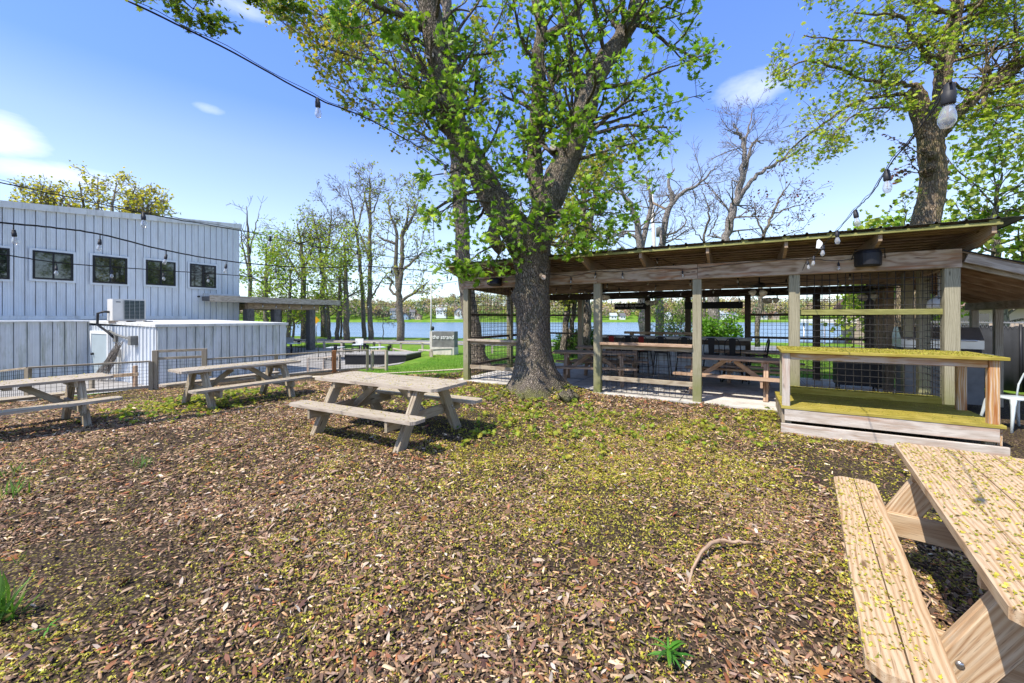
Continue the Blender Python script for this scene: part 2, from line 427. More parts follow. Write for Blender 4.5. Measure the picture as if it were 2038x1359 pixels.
# ------------------------------------------------------------------ camera, light, sky
cam = bpy.data.cameras.new('camera'); co = bpy.data.objects.new('camera', cam); C.objects.link(co)
co.location = (0, 0, H); co.rotation_euler = (math.radians(90), 0, 0)
cam.sensor_fit = 'HORIZONTAL'; cam.sensor_width = 36.0; cam.lens = F / 2038.0 * 36.0
cam.shift_x = 0.0; cam.shift_y = -(679.5 - HY) / 2038.0
cam.clip_start = .05; cam.clip_end = 3000
scene.camera = co
SUN_EL, SUN_AZ = math.radians(56), math.radians(233)      # azimuth clockwise from +Y
tosun = Vector((math.sin(SUN_AZ) * math.cos(SUN_EL), math.cos(SUN_AZ) * math.cos(SUN_EL), math.sin(SUN_EL)))
sl = bpy.data.lights.new('sun', 'SUN'); sl.energy = 3.5; sl.angle = math.radians(.53); sl.color = (1.0, .93, .83)
so = bpy.data.objects.new('sun', sl); C.objects.link(so)
so.rotation_euler = (-tosun).to_track_quat('-Z', 'Y').to_euler()
w = bpy.data.worlds.new('World'); scene.world = w; w.use_nodes = True
wt = w.node_tree; wt.nodes.clear()
class WN(NT):
    def __init__(s): s.t = wt
W = WN()
sky = W.n('TexSky', sky_type='NISHITA'); sky.sun_disc = False; sky.sun_elevation = SUN_EL; sky.sun_rotation = SUN_AZ
sky.air_density = 1.0; sky.dust_density = .25; sky.ozone_density = 2.2
D = W.n('TexCoord').outputs['Generated']
cloud = None
cn = W.noise(W.mapped(D, (1, 1, 2.2)), 9.0, 7, .62, .3)
for (px, py, rx, ry, amp) in ((-5, 262, .040, .030, .95), (140, 352, .085, .016, .8), (1505, 172, .060, .028, .65), (470, 5, .055, .018, .6), (415, 216, .020, .008, .5)):
    v = Vector(((px - CX) / F, 1, (HY - py) / F)).normalized()
    rt = v.cross(Vector((0, 0, 1))).normalized(); upv = rt.cross(v)
    d1 = W.n('VectorMath', {0: D, 1: tuple(rt)}, operation='DOT_PRODUCT').outputs['Value']
    d2 = W.n('VectorMath', {0: D, 1: tuple(upv)}, operation='DOT_PRODUCT').outputs['Value']
    d3 = W.n('VectorMath', {0: D, 1: tuple(v)}, operation='DOT_PRODUCT').outputs['Value']
    q = W.math('ADD', W.math('POWER', W.math('DIVIDE', d1, rx), 2.0), W.math('POWER', W.math('DIVIDE', d2, ry), 2.0))
    m = W.math('SUBTRACT', 1.0, W.math('MULTIPLY', q, .55))
    m = W.math('MULTIPLY', W.math('ADD', m, W.math('MULTIPLY', W.math('SUBTRACT', cn, .56), 2.2)), W.math('MULTIPLY', W.math('GREATER_THAN', d3, .5), amp * .62), clamp=True)
    cloud = m if cloud is None else W.math('MAXIMUM', cloud, m)
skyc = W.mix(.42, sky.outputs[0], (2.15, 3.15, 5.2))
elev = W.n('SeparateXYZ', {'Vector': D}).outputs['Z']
skyc = W.mix(1.0, skyc, W.ramp(elev, [(.0, (1.0, .99, .95)), (.20, (1.1, 1.0, .94)), (.33, (.86, .84, .95)), (.42, (.52, .64, .97)), (.60, (.46, .60, .96)), (.8, (1.0, .96, .88))]), 'MULTIPLY')  # unseen upper sky tinted neutral to keep the fill light from turning blue
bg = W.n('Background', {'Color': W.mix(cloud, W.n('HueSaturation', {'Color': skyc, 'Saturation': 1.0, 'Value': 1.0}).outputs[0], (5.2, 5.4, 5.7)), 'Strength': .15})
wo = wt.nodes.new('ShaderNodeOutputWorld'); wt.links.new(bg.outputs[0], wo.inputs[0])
vs = scene.view_settings; vs.view_transform = 'Standard'; vs.look = 'None'; vs.exposure = .95; vs.gamma = 1
scene.render.engine = 'CYCLES'
cy = scene.cycles; cy.use_denoising = True; cy.max_bounces = 6; cy.diffuse_bounces = 3; cy.glossy_bounces = 3
cy.transparent_max_bounces = 12; cy.transmission_bounces = 4; cy.caustics_reflective = False; cy.caustics_refractive = False; cy.sample_clamp_indirect = 6

# ------------------------------------------------------------------ ground, lake, road
EDGE = [(-20, 9.3), (-13, 10.6), (-12, 11.2), (-11.0, 13.0), (-9.0, 15.0), (-6.6, 17.4), (-5.2, 14.6), (-3.2, 12.6), (-1.7, 12.2), (-1.9, 15.6), (0.2, 16.2), (1.6, 14.8), (3, 12.5), (6.5, 10.8), (9.2, 9.0), (16, 6.0), (30, 3)]
ex, ey = np.array([e[0] for e in EDGE]), np.array([e[1] for e in EDGE])
def mulch(x, y):
    e = np.interp(x, ex, ey) + .22 * vnoise(x, y, 2.2, 3) + .1 * vnoise(x, y, 7, 4)
    return sst(-.25, .25, e - y)
def axis(parts):
    out = []
    for a, b, s in parts: out += list(np.arange(a, b - 1e-6, s))
    return np.array(out + [parts[-1][1]])
def ground():
    xs = axis([(-900, -120, 60), (-120, -40, 5), (-40, -16, .8), (-16, 12, .14), (12, 40, .8), (40, 120, 5), (120, 900, 60)])
    ys = axis([(-60, -4, 4), (-4, 17, .14), (17, 60, .6), (60, 310, 10), (310, 440, 5), (440, 1000, 80)])
    X, Y = np.meshgrid(xs, ys); Z = gz(X, Y); m = mulch(X, Y)
    near = (sst(-18, -15, X) * sst(13, 11, X) * sst(19, 16, Y))
    Z = Z + near * m * (.012 * vnoise(X, Y, 5, 1) + .007 * vnoise(X, Y, 14, 2)) - .004
    # raised soil round the foot of the big maple
    Z = Z + .13 * np.exp(-(((X - .62) / .95) ** 2 + ((Y - 8.35) / .75) ** 2)) * m
    ny, nx = X.shape
    co_ = np.stack([X, Y, Z], -1).reshape(-1, 3).astype(np.float32)
    i = np.arange(ny * nx).reshape(ny, nx)
    q = np.stack([i[:-1, :-1], i[:-1, 1:], i[1:, 1:], i[1:, :-1]], -1).reshape(-1, 4)
    me = bpy.data.meshes.new('ground'); me.vertices.add(len(co_)); me.vertices.foreach_set('co', co_.ravel())
    me.loops.add(q.size); me.loops.foreach_set('vertex_index', q.ravel().astype(np.int32))
    me.polygons.add(len(q)); me.polygons.foreach_set('loop_start', (np.arange(len(q)) * 4).astype(np.int32))
    me.polygons.foreach_set('use_smooth', np.ones(len(q), dtype=bool))
    a = me.attributes.new('mulch', 'FLOAT', 'POINT'); a.data.foreach_set('value', m.ravel().astype(np.float32))
    me.update(calc_edges=True); me.materials.append(M['ground'])
    o = bpy.data.objects.new('ground', me); C.objects.link(o); tag(o, kind='structure')
ground()
def ground_z(x, y):
    return gz(x, y) + .13 * np.exp(-(((x - .62) / .95) ** 2 + ((y - 8.35) / .75) ** 2)) + .012 * vnoise(x, y, 5, 1) + .007 * vnoise(x, y, 14, 2)
def strip(name, xs, f0, f1, dz, mat, kind='structure'):
    b = MB()
    xs = list(xs); vs = []
    for x in xs:
        for k in range(5):
            y = f0(x) + (f1(x) - f0(x)) * k / 4; vs.append((x, y, gzf(x, y) + dz))
    fs = [(i * 5 + k, i * 5 + 5 + k, i * 5 + 6 + k, i * 5 + 1 + k) for i in range(len(xs) - 1) for k in range(4)]
    b.add(vs, fs, None, True)
    o = b.build(name, mat); tag(o, kind=kind); return o
strip('road', np.arange(-70, 60, 1.5), lambda x: road_y(x) - 2.7, lambda x: road_y(x) + 2.5, .03, M['asphalt'])
strip('path', np.arange(-7.6, -.5, .35), lambda x: 13.75 - .12 * (x + 4) + .1 * math.sin(x), lambda x: 14.25 - .12 * (x + 4) + .1 * math.sin(x + 1), .02, M['path'])
strip('patio', np.arange(-19, -5.2, .5), lambda x: float(np.interp(x, [-19, -12.2, -11.2, -9.5, -7, -4.4], [10.3, 10.4, 12.6, 14.6, 16.9, 19.6])), lambda x: float(np.interp(x, [-19, -9, -6.5, -4.4], [30, 28, 21.5, 20.0])), .02, M['gravel'])
b = MB(); b.add([(-900, 38, -2.6), (900, 20, -2.6), (900, 420, -2.6), (-900, 420, -2.6)], [(0, 1, 2, 3)])
tag(b.build('lake', M['water']), kind='structure')

# ------------------------------------------------------------------ metal building on the left
BD = Vector((.474, .8805, 0)); BP = Vector((-.8805, .474, 0)); BQ = Vector((-12.83, 14.5, 0))
def BL(t, D, z): return BQ + BD * t + BP * D + Vector((0, 0, z))
def hit(px, py, D):
    """where the view ray of a photo pixel meets the wall plane D metres behind the shed front: (t, z)"""
    r = Vector(((px - CX) / F, 1, (HY - py) / F)); n = Vector((.8805, -.474, 0))
    k = (BL(0, D, 0) - Vector((0, 0, H))).dot(n) / r.dot(n)
    p = Vector((0, 0, H)) + r * k
    return (p - BL(0, D, 0)).dot(BD), p.z
def siding(b, o, u, L, zb, ztop, nrm, pitch=.3, d=.055):
    """ribbed sheet: o start (z ignored), u direction, ztop: function of distance along"""
    n = int(L / pitch) + 1; xs = []
    for i in range(n + 1):
        x = i * pitch
        xs += [(x, 0), (x + .001, -.09), (x + .021, -.09), (x + .022, d * .8), (x + .050, d * .8), (x + .066, 0), (x + .14, 0), (x + .148, .010), (x + .158, 0), (x + .215, 0), (x + .223, .010), (x + .233, 0)]
    xs = [(x, h) for x, h in xs if x <= L]; xs.append((L, 0))
    vs = []
    for x, h in xs:
        p = o + u * x + nrm * h
        vs += [(p.x, p.y, zb), (p.x, p.y, ztop(x))]
    b.add(vs, [(2 * i, 2 * i + 2, 2 * i + 3, 2 * i + 1) for i in range(len(xs) - 1)])
NF = Vector((.8805, -.474, 0))
def building():
    D = 8.0; T0, T1 = -9.0, 6.93
    z_at = lambda t: 7.25 - (6.93 - t) * .098
    root = thing('metal_building', 'tall pale ribbed metal building with a row of black framed windows', 'building', BL(T1, D, -1))
    b = MB(); siding(b, BL(T0, D, 0), BD, T1 - T0, -1.2, lambda x: z_at(T0 + x) - .25, NF)
    p = BL(T1, D, 0); q = BL(T1, D + 9, 0)
    siding(b, p, BP, 9, -1.2, lambda x: z_at(T1) - .25, BD)
    o = b.build('wall', M['siding'], root)
    b = MB()
    b.prism([BL(T0, D - .12, z_at(T0) - .27), BL(T1 + .12, D - .12, z_at(T1) - .27), BL(T1 + .12, D - .12, z_at(T1)), BL(T0, D - .12, z_at(T0))], -NF * 9.2)
    b.build('roof', M['trim'], root)
    b = MB(); b.board(BL(T0, D - .05, 1.58), BL(4.3, D - .05, 1.58), .06, .16); b.build('base_trim', M['trim'], root)
    for (xa, ya, xb, yb) in ((-42, 489, 19, 556), (64.5, 498, 145.5, 559), (184, 508, 253, 566), (290, 517, 349, 569.5), (377.5, 524.5, 429.5, 573.5)):
        ta, za = hit(xa, ya, D - .06); tb, zb = hit(xb, yb, D - .06); zt = hit((xa + xb) / 2, (ya + ya + (xb - xa) * .085) / 2, D - .06)[1]
        h0, h1 = zb, zt; c = (ta + tb) / 2; wd = tb - ta
        f = MB()
        e = .07
        for (u0, u1, v0, v1) in ((-wd / 2, wd / 2, h1 - e, h1), (-wd / 2, wd / 2, h0, h0 + e), (-wd / 2, -wd / 2 + e, h0 + e, h1 - e), (wd / 2 - e, wd / 2, h0 + e, h1 - e), (-.025, .025, h0 + e, h1 - e)):
            f.prism([BL(c + u0, D - .03, v0), BL(c + u1, D - .03, v0), BL(c + u1, D - .03, v1), BL(c + u0, D - .03, v1)], NF * .07)
        wo_ = f.build('window', M['black_metal'], root)
        g = MB(); g.add([BL(c - wd / 2 + .02, D - .07, h0 + .02), BL(c + wd / 2 - .02, D - .07, h0 + .02), BL(c + wd / 2 - .02, D - .07, h1 - .02), BL(c - wd / 2 + .02, D - .07, h1 - .02)], [(0, 1, 2, 3)]); g.build('pane', M['glass'], wo_)
        g = MB()
        for (u0, u1, v0, v1) in ((-wd / 2 - .09, wd / 2 + .09, h1, h1 + .09), (-wd / 2 - .09, wd / 2 + .09, h0 - .09, h0), (-wd / 2 - .09, -wd / 2, h0, h1), (wd / 2, wd / 2 + .09, h0, h1)):
            g.prism([BL(c + u0, D - .03, v0), BL(c + u1, D - .03, v0), BL(c + u1, D - .03, v1), BL(c + u0, D - .03, v1)], NF * .05)
        g.build('casing', M['siding'], wo_)
    t_, z_ = hit(395, 590, D - .05)
    b = MB(); b.lathe(BL(t_, D - .02, z_), [(.05, 0), (.05, .12), (.03, .14)], 10, NF); b.build('vent_pipe', M['black'], root)
    # low lean-to along its foot
    an = thing('lean_to_annex', 'low streaked white metal annex along the foot of the tall building', 'building', BL(-4, 6.2, -1))
    b = MB(); siding(b, BL(-12, 6.2, 0), BD, 12, -1.2, lambda x: 1.40, NF, .34); b.build('wall', M['siding_dirty'], an)
    b = MB(); b.prism([BL(-12, 6.1, 1.40), BL(0, 6.1, 1.40), BL(0, 7.93, 1.46), BL(-12, 7.93, 1.46)], Vector((0, 0, .05))); b.build('roof', M['trim'], an)
    # shed
    sh = thing('storage_shed', 'low flat-roofed white metal shed with a grey door', 'shed', BL(0, 0, -1))
    b = MB(); siding(b, BL(0, 0, 0), BD, 4.8, -1.2, lambda x: 1.24, NF, .3); b.build('front_wall', M['siding_dirty'], sh)
    b = MB(); siding(b, BL(0, 6.18, 0), -BP, 6.18, -1.2, lambda x: 1.24, -BD, .3); b.build('side_wall', M['siding'], sh)
    b = MB(); siding(b, BL(4.8, 0, 0), BP, 6.1, -1.2, lambda x: 1.24, BD, .3); b.build('end_wall', M['siding_dirty'], sh)
    b = MB(); b.prism([BL(-.06, -.08, 1.24), BL(4.9, -.08, 1.24), BL(4.9, 7.9, 1.38), BL(-.06, 7.9, 1.38)], Vector((0, 0, .10))); b.build('roof', M['trim'], sh)
    d = MB(); d.prism([BL(-.03, 4.1, -.95), BL(-.03, 5.75, -.95), BL(-.03, 5.75, .9), BL(-.03, 4.1, .9)], -BD * .05); do = d.build('door', M['door'], sh)
    d = MB(); d.lathe(BL(-.09, 5.55, .05), [(.05, 0), (.05, .08)], 10, -BD); d.build('handle', M['black_metal'], do)
    f = MB()
    for a_, b_, z0, z1 in ((4.0, 5.9, .9, 1.02), (4.0, 4.1, -.95, .9), (5.75, 5.9, -.95, .9)):
        f.prism([BL(-.025, a_, z0), BL(-.025, b_, z0), BL(-.025, b_, z1), BL(-.025, a_, z1)], -BD * .08)
    f.build('door_frame', M['white'], do)
    vb = MB(); vb.box(BL(-.12, 1.55, .72), (.24, .26, .34), math.atan2(BD.y, BD.x)); vb.build('vent_hood', M['concrete_dark'], sh)
    # AC unit on its pallet
    rz = math.atan2(BD.y, BD.x); AD = 2.9
    AT0 = hit(224, 610, AD + .5)[0]; AT1 = hit(290, 610, AD + .5)[0]
    ta, tb = AT0, AT1
    pl = thing('wooden_pallet', 'weathered wooden pallet under the air conditioner on the shed roof', 'pallet', BL(1, AD + .75, 1.28))
    b = MB()
    for k in range(3): b.board(BL(ta + .1 + k * .55, AD + .42, 1.395), BL(ta + .1 + k * .55, AD + 1.1, 1.395), .09, .09)
    b.build('bearer', M['wood_white'], pl)
    b = MB()
    for k in range(4): b.board(BL(ta, AD + .46 + k * .2, 1.452), BL(tb, AD + .46 + k * .2, 1.452), .1, .02)
    b.build('deck', M['wood_white'], pl)
    ac = thing('air_conditioner', 'beige outdoor air conditioner unit with dark louvred grille on the shed roof', 'air conditioner', BL(1, AD + .75, 1.47))
    z0, z1 = 1.465, 2.33
    b = MB(); b.prism([BL(ta, AD + .5, z0), BL(tb, AD + .5, z0), BL(tb, AD + .5, z1), BL(ta, AD + .5, z1)], -NF * .52); b.build('casing', M['beige'], ac)
    g = MB(); g.prism([BL(ta + .34, AD + .48, z0 + .05), BL(tb - .05, AD + .48, z0 + .05), BL(tb - .05, AD + .48, z1 - .05), BL(ta + .34, AD + .48, z1 - .05)], NF * -.01); go = g.build('grille', M['grille'], ac)
    g = MB()
    for k in range(13):
        z = z0 + .08 + k * .057; g.board(BL(ta + .34, AD + .468, z), BL(tb - .05, AD + .468, z), .010, .008, ch=.001)
    for k in range(5):
        t_ = ta + .345 + k * (tb - ta - .40) / 4; g.board(BL(t_, AD + .452, z0 + .05), BL(t_, AD + .452, z1 - .05), .010, .010, up=NF, ch=.001)
    g.build('louvres', M['steel'], go)
    g = MB(); g.board(BL(ta + .1, AD + .493, z1 - .12), BL(ta + .24, AD + .493, z1 - .12), .006, .03, ch=.001); g.build('badge', M['black'], ac)
    # pipes down the shed side
    pp = thing('refrigerant_pipes', 'lagged pipes and conduit running from the air conditioner down the shed wall', 'pipes', BL(-.15, 2.5, 0))
    b = MB(); b.tube([BL(ta + .02, AD + .8, 1.80), BL(-.25, AD + .9, 1.82), BL(-.42, AD + 1.0, 1.75), BL(-.42, AD + 1.05, 1.3), BL(-.22, AD + .6, .98), BL(-.14, AD + .4, .80)], .045, 7); b.build('insulated_pipe', M['black'], pp)
    b = MB(); b.tube([BL(-.1, 3.9, 1.06), BL(-.12, 3.2, .92), BL(-.12, 2.4, .82), BL(-.12, 1.95, .80), BL(-.12, 1.92, .70)], .04, 7); b.build('conduit', M['concrete_dark'], pp)
    b = MB(); b.tube([BL(-.12, 3.1, .82), BL(-.2, 2.95, .4), BL(-.2, 2.9, .1), BL(-.16, 3.2, -.1)], .02, 6); b.build('hose', M['black'], pp)
    b = MB(); b.box(BL(-.08, 3.25, .76), (.12, .2, .28), rz); b.build('junction_box', M['concrete_dark'], pp)
    b = MB(); b.box(BL(-.07, 3.0, .18), (.1, .14, .3), rz); b.build('meter', M['beige'], pp)
    # leaning dead vine bundle against the wall
    vn = MB()
    for k in range(130):
        s_ = R.uniform(0, 1); s0, s1 = 2.0 + .5 * R.random(), 3.4 + .9 * R.random() ** 1.0
        a_ = BL(-.15 - .1 * R.random(), s0 + .1, .72 - .05 * R.random()); b_ = BL(-.3 - .3 * R.random(), s1, -.95)
        a_ = a_.lerp(b_, R.uniform(0, .45)); b_ = a_.lerp(b_, R.uniform(.4, 1))
        m_ = a_.lerp(b_, .5) + Vector((R.uniform(-.06, .06), R.uniform(-.06, .06), R.uniform(-.05, .05)))
        vn.tube([a_, m_, b_], .006, 3, cap=False)
    tag(vn.build('dead_vine', M['bark_bare'], org=tuple(BL(-.2, 3, 0))), 'bundle of dry brown vine stems leaning on the shed wall beside the door', 'dead vine')
building()
def canopy():
    D = 7.0
    ta, tb = 4.96, 13.3
    root = thing('patio_canopy', 'flat timber patio canopy on thick dark posts joined to the metal building', 'canopy', BL(9, D, -1))
    b = MB(); b.prism([BL(ta, D, 2.52), BL(6.90, D, 2.52), BL(6.90, D, 2.76), BL(ta, D, 2.76)], BP * .92); b.prism([BL(6.96, D, 2.52), BL(tb, D, 2.52), BL(tb, D, 2.76), BL(6.96, D, 2.76)], BP * 5); b.build('roof', M['wood_canopy'], root)
    b = MB(); b.board(BL(ta - .05, D - .03, 2.64), BL(tb + .05, D - .03, 2.64), .05, .36); b.board(BL(tb + .03, D - .06, 2.64), BL(tb + .03, D + 5, 2.64), .05, .36); b.build('fascia', M['wood_grey'], root)
    for d_ in (.5, 4.4):
        b = MB(); b.board(BL(7.1, D + d_, 2.3), BL(11.9, D + d_, 2.3), .3, .42); b.build('beam', M['wood_dark'], root)
    b = MB(); b.board(BL(5.0, D + .86, 2.86), BL(6.9, D + .86, 2.86), .12, .18); b.build('ledger', M['trim'], root)
    for t_, d_ in ((11.36, .5), (8.9, .5), (7.25, .5), (11.4, 4.4), (9.3, 4.4), (7.3, 4.4)):
        p = BL(t_, D + d_, 0); g = gzf(p.x, p.y) - .05
        b = MB(); b.board((p.x, p.y, g), (p.x, p.y, 2.09), .44, .44, up=BD, ch=.02); b.build('post', M['wood_canopy'], root)
    p = BL(8.2, D + 2.2, 2.5)
    lm = thing('pendant_lamp', 'shallow white pendant lamp under the patio canopy', 'lamp', p)
    b = MB(); b.tube([p, p - Vector((0, 0, .12))], .02, 6); b.build('stem', M['black'], lm)
    b = MB(); b.lathe(p - Vector((0, 0, .3)), [(.28, 0), (.26, .03), (.06, .16), (.03, .19)], 14); b.build('shade', M['trim'], lm)
canopy()

# ------------------------------------------------------------------ welded wire fence along the mulch
def fence(name, label, pts, hgt, mat, rail=True, bottom=True, pitch=.1, postw=.10, over=.0, cat='fence', skip_posts=()):
    root = thing(name, label, cat, pts[0])
    for i, p in enumerate(pts):
        if i in skip_posts: continue
        b = MB(); b.board((p.x, p.y, p.z - .05), (p.x, p.y, p.z + hgt + over), postw, postw, up=(pts[min(i + 1, len(pts) - 1)] - pts[max(i - 1, 0)]).cross(Vector((0, 0, 1)))); b.build('post', mat, root)
    for a, c in zip(pts, pts[1:]):
        d = c - a; L = d.length
        if rail:
            b = MB(); b.board(a + Vector((0, 0, hgt)) , c + Vector((0, 0, hgt)), .09, .05); b.build('top_rail', mat, root)
        if bottom:
            b = MB(); b.board(a + Vector((0, 0, .10)), c + Vector((0, 0, .10)), .05, .07); b.build('bottom_rail', mat, root)
        b = MB(); h_ = Vector((d.x, d.y, 0)); k = max(1, int(L / pitch)); nz = int(hgt / pitch)
        for i in range(k + 1):
            q = a + d * (i / k); b.wire(q + Vector((0, 0, .03)), q + Vector((0, 0, hgt - .02)), .004)
        for j in range(1, nz + 1):
            z = Vector((0, 0, hgt * j / (nz + .6))); b.wire(a + z, c + z, .004)
        b.build('wire_mesh', M['wire'], root)
    return root
fA0, fA, fB, fC, fD, fE = G(-75, 806), G(56, 797), G(300, 776), G(407, 768), G(665, 742), G(731, 737)
fence('wire_fence', 'low timber and wire mesh fence beside the dead vine at the shed', [fA0, fA, fB], .86, M['wood_leg'])
gt = thing('fence_gate', 'taller wire mesh gate between posts in front of the shed corner', 'gate', fB)
b_ = fB + Vector((.05, .1, 0)); c_ = fC
for p in (b_, c_):
    b = MB(); b.board(p - Vector((0, 0, .05)), p + Vector((0, 0, 1.18)), .13, .13, up=(c_ - b_).cross(Vector((0, 0, 1)))); b.build('post', M['wood_leg'], gt)
for z in (1.15, .93, .12):
    b = MB(); b.board(b_ + Vector((0, 0, z)), c_ + Vector((0, 0, z)), .05, .075); b.build('rail', M['wood_leg'], gt)
b = MB(); L = (c_ - b_).length; b.grid_mesh(b_ + Vector((0, 0, .1)), c_ - b_, (0, 0, 1), L, .82, .1, .1, .004); b.build('wire_mesh', M['wire'], gt)
fm = fC.lerp(fD, .5); fm.z = gzf(fm.x, fm.y)
fd = fence('wire_fence', 'long low wire mesh fence with one rusty orange post beside the patio', [fC, fm, fD, fE], .84, M['wood_leg'], skip_posts=(2,))
b = MB(); b.board(fD - Vector((0, 0, .05)), fD + Vector((0, 0, .88)), .14, .14, up=(fE - fD).cross(Vector((0, 0, 1)))); o = b.build('post', M['wood_rust'], fd); o['label'] = 'rusty orange end post'
fE2 = G(769, 737)
fence('wire_fence', 'short wire mesh fence return next to the lawn path', [fE + Vector((.16, .12, 0)), fE2], .80, M['wood_grey'])
r1, r2, r3 = G(613, 741), G(645, 740), G(676, 739)
fence('patio_railing', 'white-weathered patio railing with wire mesh behind the rusty post', [r1, r2, r3], .66, M['wood_white'], postw=.09)
s0, s1 = G(262, 790), G(185, 800)
st = thing('stair_handrail', 'small timber handrail of the steps down behind the wire fence', 'handrail', s0)
s0 = at(269, 772, 13.3); s1 = at(183, 772, 12.9)
for p, h in ((s0, .74), (s1, .4)):
    b = MB(); b.board(p - Vector((0, 0, .4)), p + Vector((0, 0, h)), .1, .1); b.build('post', M['wood_red'] if h > .5 else M['wood_leg'], st)
b = MB(); b.board(s0 + Vector((.1, 0, .46)), s1 + Vector((0, 0, .34)), .05, .11); b.build('rail', M['wood_new'], st)
# planter box at the patio edge
p0, p1 = G(808, 719), G(738, 724)
pb = thing('raised_planter', 'long low dark-sided planter box at the edge of the patio', 'planter', p0)
dv = (p1 - p0); dv.z = 0; nv = Vector((dv.y, -dv.x, 0)).normalized()
if nv.y < 0: nv = -nv
b = MB(); z0 = min(p0.z, p1.z) - .05
b.prism([(p0.x, p0.y, z0), (p1.x - 1.2, p1.y - .5, z0), (p1.x - 1.2, p1.y - .5, p0.z + .33), (p0.x, p0.y, p0.z + .33)], nv * 1.7); b.build('side', M['black_metal'], pb)
b = MB(); b.prism([(p0.x + .05, p0.y - .05, p0.z + .332), (p1.x - 1.25, p1.y - .55, p0.z + .332), (p1.x - 1.25, p1.y - .55, p0.z + .39), (p0.x + .05, p0.y - .05, p0.z + .39)], nv * 1.8); b.build('soil_bed', M['gravel'], pb)

# rail fences along the road
def rail_fence(name, label, pts, hgt, mat, pw=.12, placards=()):
    root = thing(name, label, 'fence', pts[0])
    for p in pts:
        b = MB(); b.board(p - Vector((0, 0, .05)), p + Vector((0, 0, hgt)), pw, pw); b.build('post', mat, root)
    for a, c in zip(pts, pts[1:]):
        b = MB(); b.board(a + Vector((0, -.08, hgt - .03)), c + Vector((0, -.08, hgt - .03)), .05, .09); b.build('rail', mat, root)
    for f in placards:
        p = pts[f] + Vector((.0, -.16, hgt - .02)); b = MB(); b.box(p, (.55, .03, .42)); b.build('placard', M['paper'], root)
    return root
rp = [G(x, y) for x, y in ((470, 692), (524, 694.5), (579, 693.5), (611, 695), (645, 695), (680, 696), (717, 696.5), (756, 698), (798, 698), (841, 699), (905, 701), (980, 703), (1060, 706))]
rail_fence('road_fence', 'pale one-rail timber fence along the lakeside road with white placards', rp, .62, M['wood_white'], placards=(2, 6))
_ = [G(x, y) for x, y in ((783, 705), (823, 714), (858, 711), (905, 709))]
for k, (x0, x1, y0, y1, lab) in enumerate(((783, 824, 704, 713, 'low rail barrier nearest the planter box on the lawn'), (835, 859, 707, 710, 'short low rail barrier between planter and stone sign'), (857, 904, 709, 706, 'low rail barrier standing directly before the stone sign'))):
    rail_fence('lawn_barrier', lab, [G(x0, y0), G(x1, y1)], .38, M['wood_white'], .14)['group'] = 'low rail barriers on the lawn'

# monument sign
sg = G(881, 706); sd = Vector((.96, -.28, 0)).normalized(); sn = Vector((-.28, -.96, 0)).normalized()
ms = thing('monument_sign', 'grey stone block sign with raised lettering on the lawn', 'sign', sg)
def SG(x, y, z): return sg + sd * x - sn * y + Vector((0, 0, z))
b = MB(); b.prism([SG(-.82, 0, -.1), SG(.72, 0, -.1), SG(.72, 0, .44), SG(-.82, 0, .44)], -sn * .62); b.build('base', M['concrete'], ms)
b = MB(); b.prism([SG(-.68, .04, .44), SG(.72, .04, .44), SG(.72, .04, 1.36), SG(-.68, .04, 1.36)], -sn * .5); b.build('panel', M['concrete_dark'], ms)
b = MB(); b.prism([SG(-.85, .02, .44), SG(-.69, .02, .44), SG(-.69, .02, 1.36), SG(-.85, .02, 1.36)], -sn * .55); b.build('pier', M['concrete'], ms)
FONT_DG = {}
def text(body, name, mat, parent, loc, xdir, ydir, size, ext=.01, shear=0.0, align='CENTER'):
    cu = bpy.data.curves.new(name, 'FONT'); cu.body = body; cu.size = size; cu.extrude = ext; cu.shear = shear
    cu.align_x = align; cu.align_y = 'CENTER'; cu.resolution_u = 3
    o = bpy.data.objects.new(name, cu); C.objects.link(o); cu.materials.append(mat)
    x = Vector(xdir).normalized(); y = Vector(ydir).normalized(); z = x.cross(y)
    m = Matrix((x, y, z)).transposed().to_4x4(); l0 = Vector(loc) - Vector(ORG.get(parent.name, (0, 0, 0)))
    m.translation = l0
    dg = bpy.context.evaluated_depsgraph_get(); me = bpy.data.meshes.new_from_object(o.evaluated_get(dg)); me.materials.clear(); me.materials.append(mat)
    bpy.data.objects.remove(o); o = bpy.data.objects.new(name, me); C.objects.link(o)
    o.parent = parent; o.matrix_local = m
    return o
text('the strand', 'lettering', M['white'], ms, SG(.02, .02, 1.02), sd, (0, 0, 1), .33, .02)
pf = G(858, 692)
fp = thing('flag_pole', 'thin white pole with a small black lantern beside the stone sign', 'pole', pf)
b = MB(); b.tube([pf, pf + Vector((0, 0, 5.0))], [.06, .04], 8); b.build('shaft', M['pole'], fp)
b = MB(); b.lathe(pf + Vector((.14, -.05, 1.25)), [(.0, 0), (.08, .02), (.1, .22), (.04, .3)], 8); b.build('lantern', M['black'], fp)
b = MB(); b.tube([pf + Vector((0.0, 0, 1.5)), pf + Vector((.14, -.05, 1.55))], .015, 5); b.build('bracket', M['black'], fp)
ys = at(629, 637, 33); yg = gzf(ys.x, ys.y)
yt = thing('road_sign', 'yellow diamond road sign behind the canopy post', 'sign', (ys.x, ys.y, yg))
b = MB(); b.tube([(ys.x, ys.y + .04, yg), (ys.x, ys.y + .04, ys.z)], .04, 6); b.build('pole', M['steel'], yt)
b = MB(); b.prism([ys + Vector((-.22, 0, 0)), ys + Vector((0, 0, -.3)), ys + Vector((.3, 0, 0)), ys + Vector((0, 0, .3))], (0, .02, 0)); b.build('panel', M['yellow_sign'], yt)

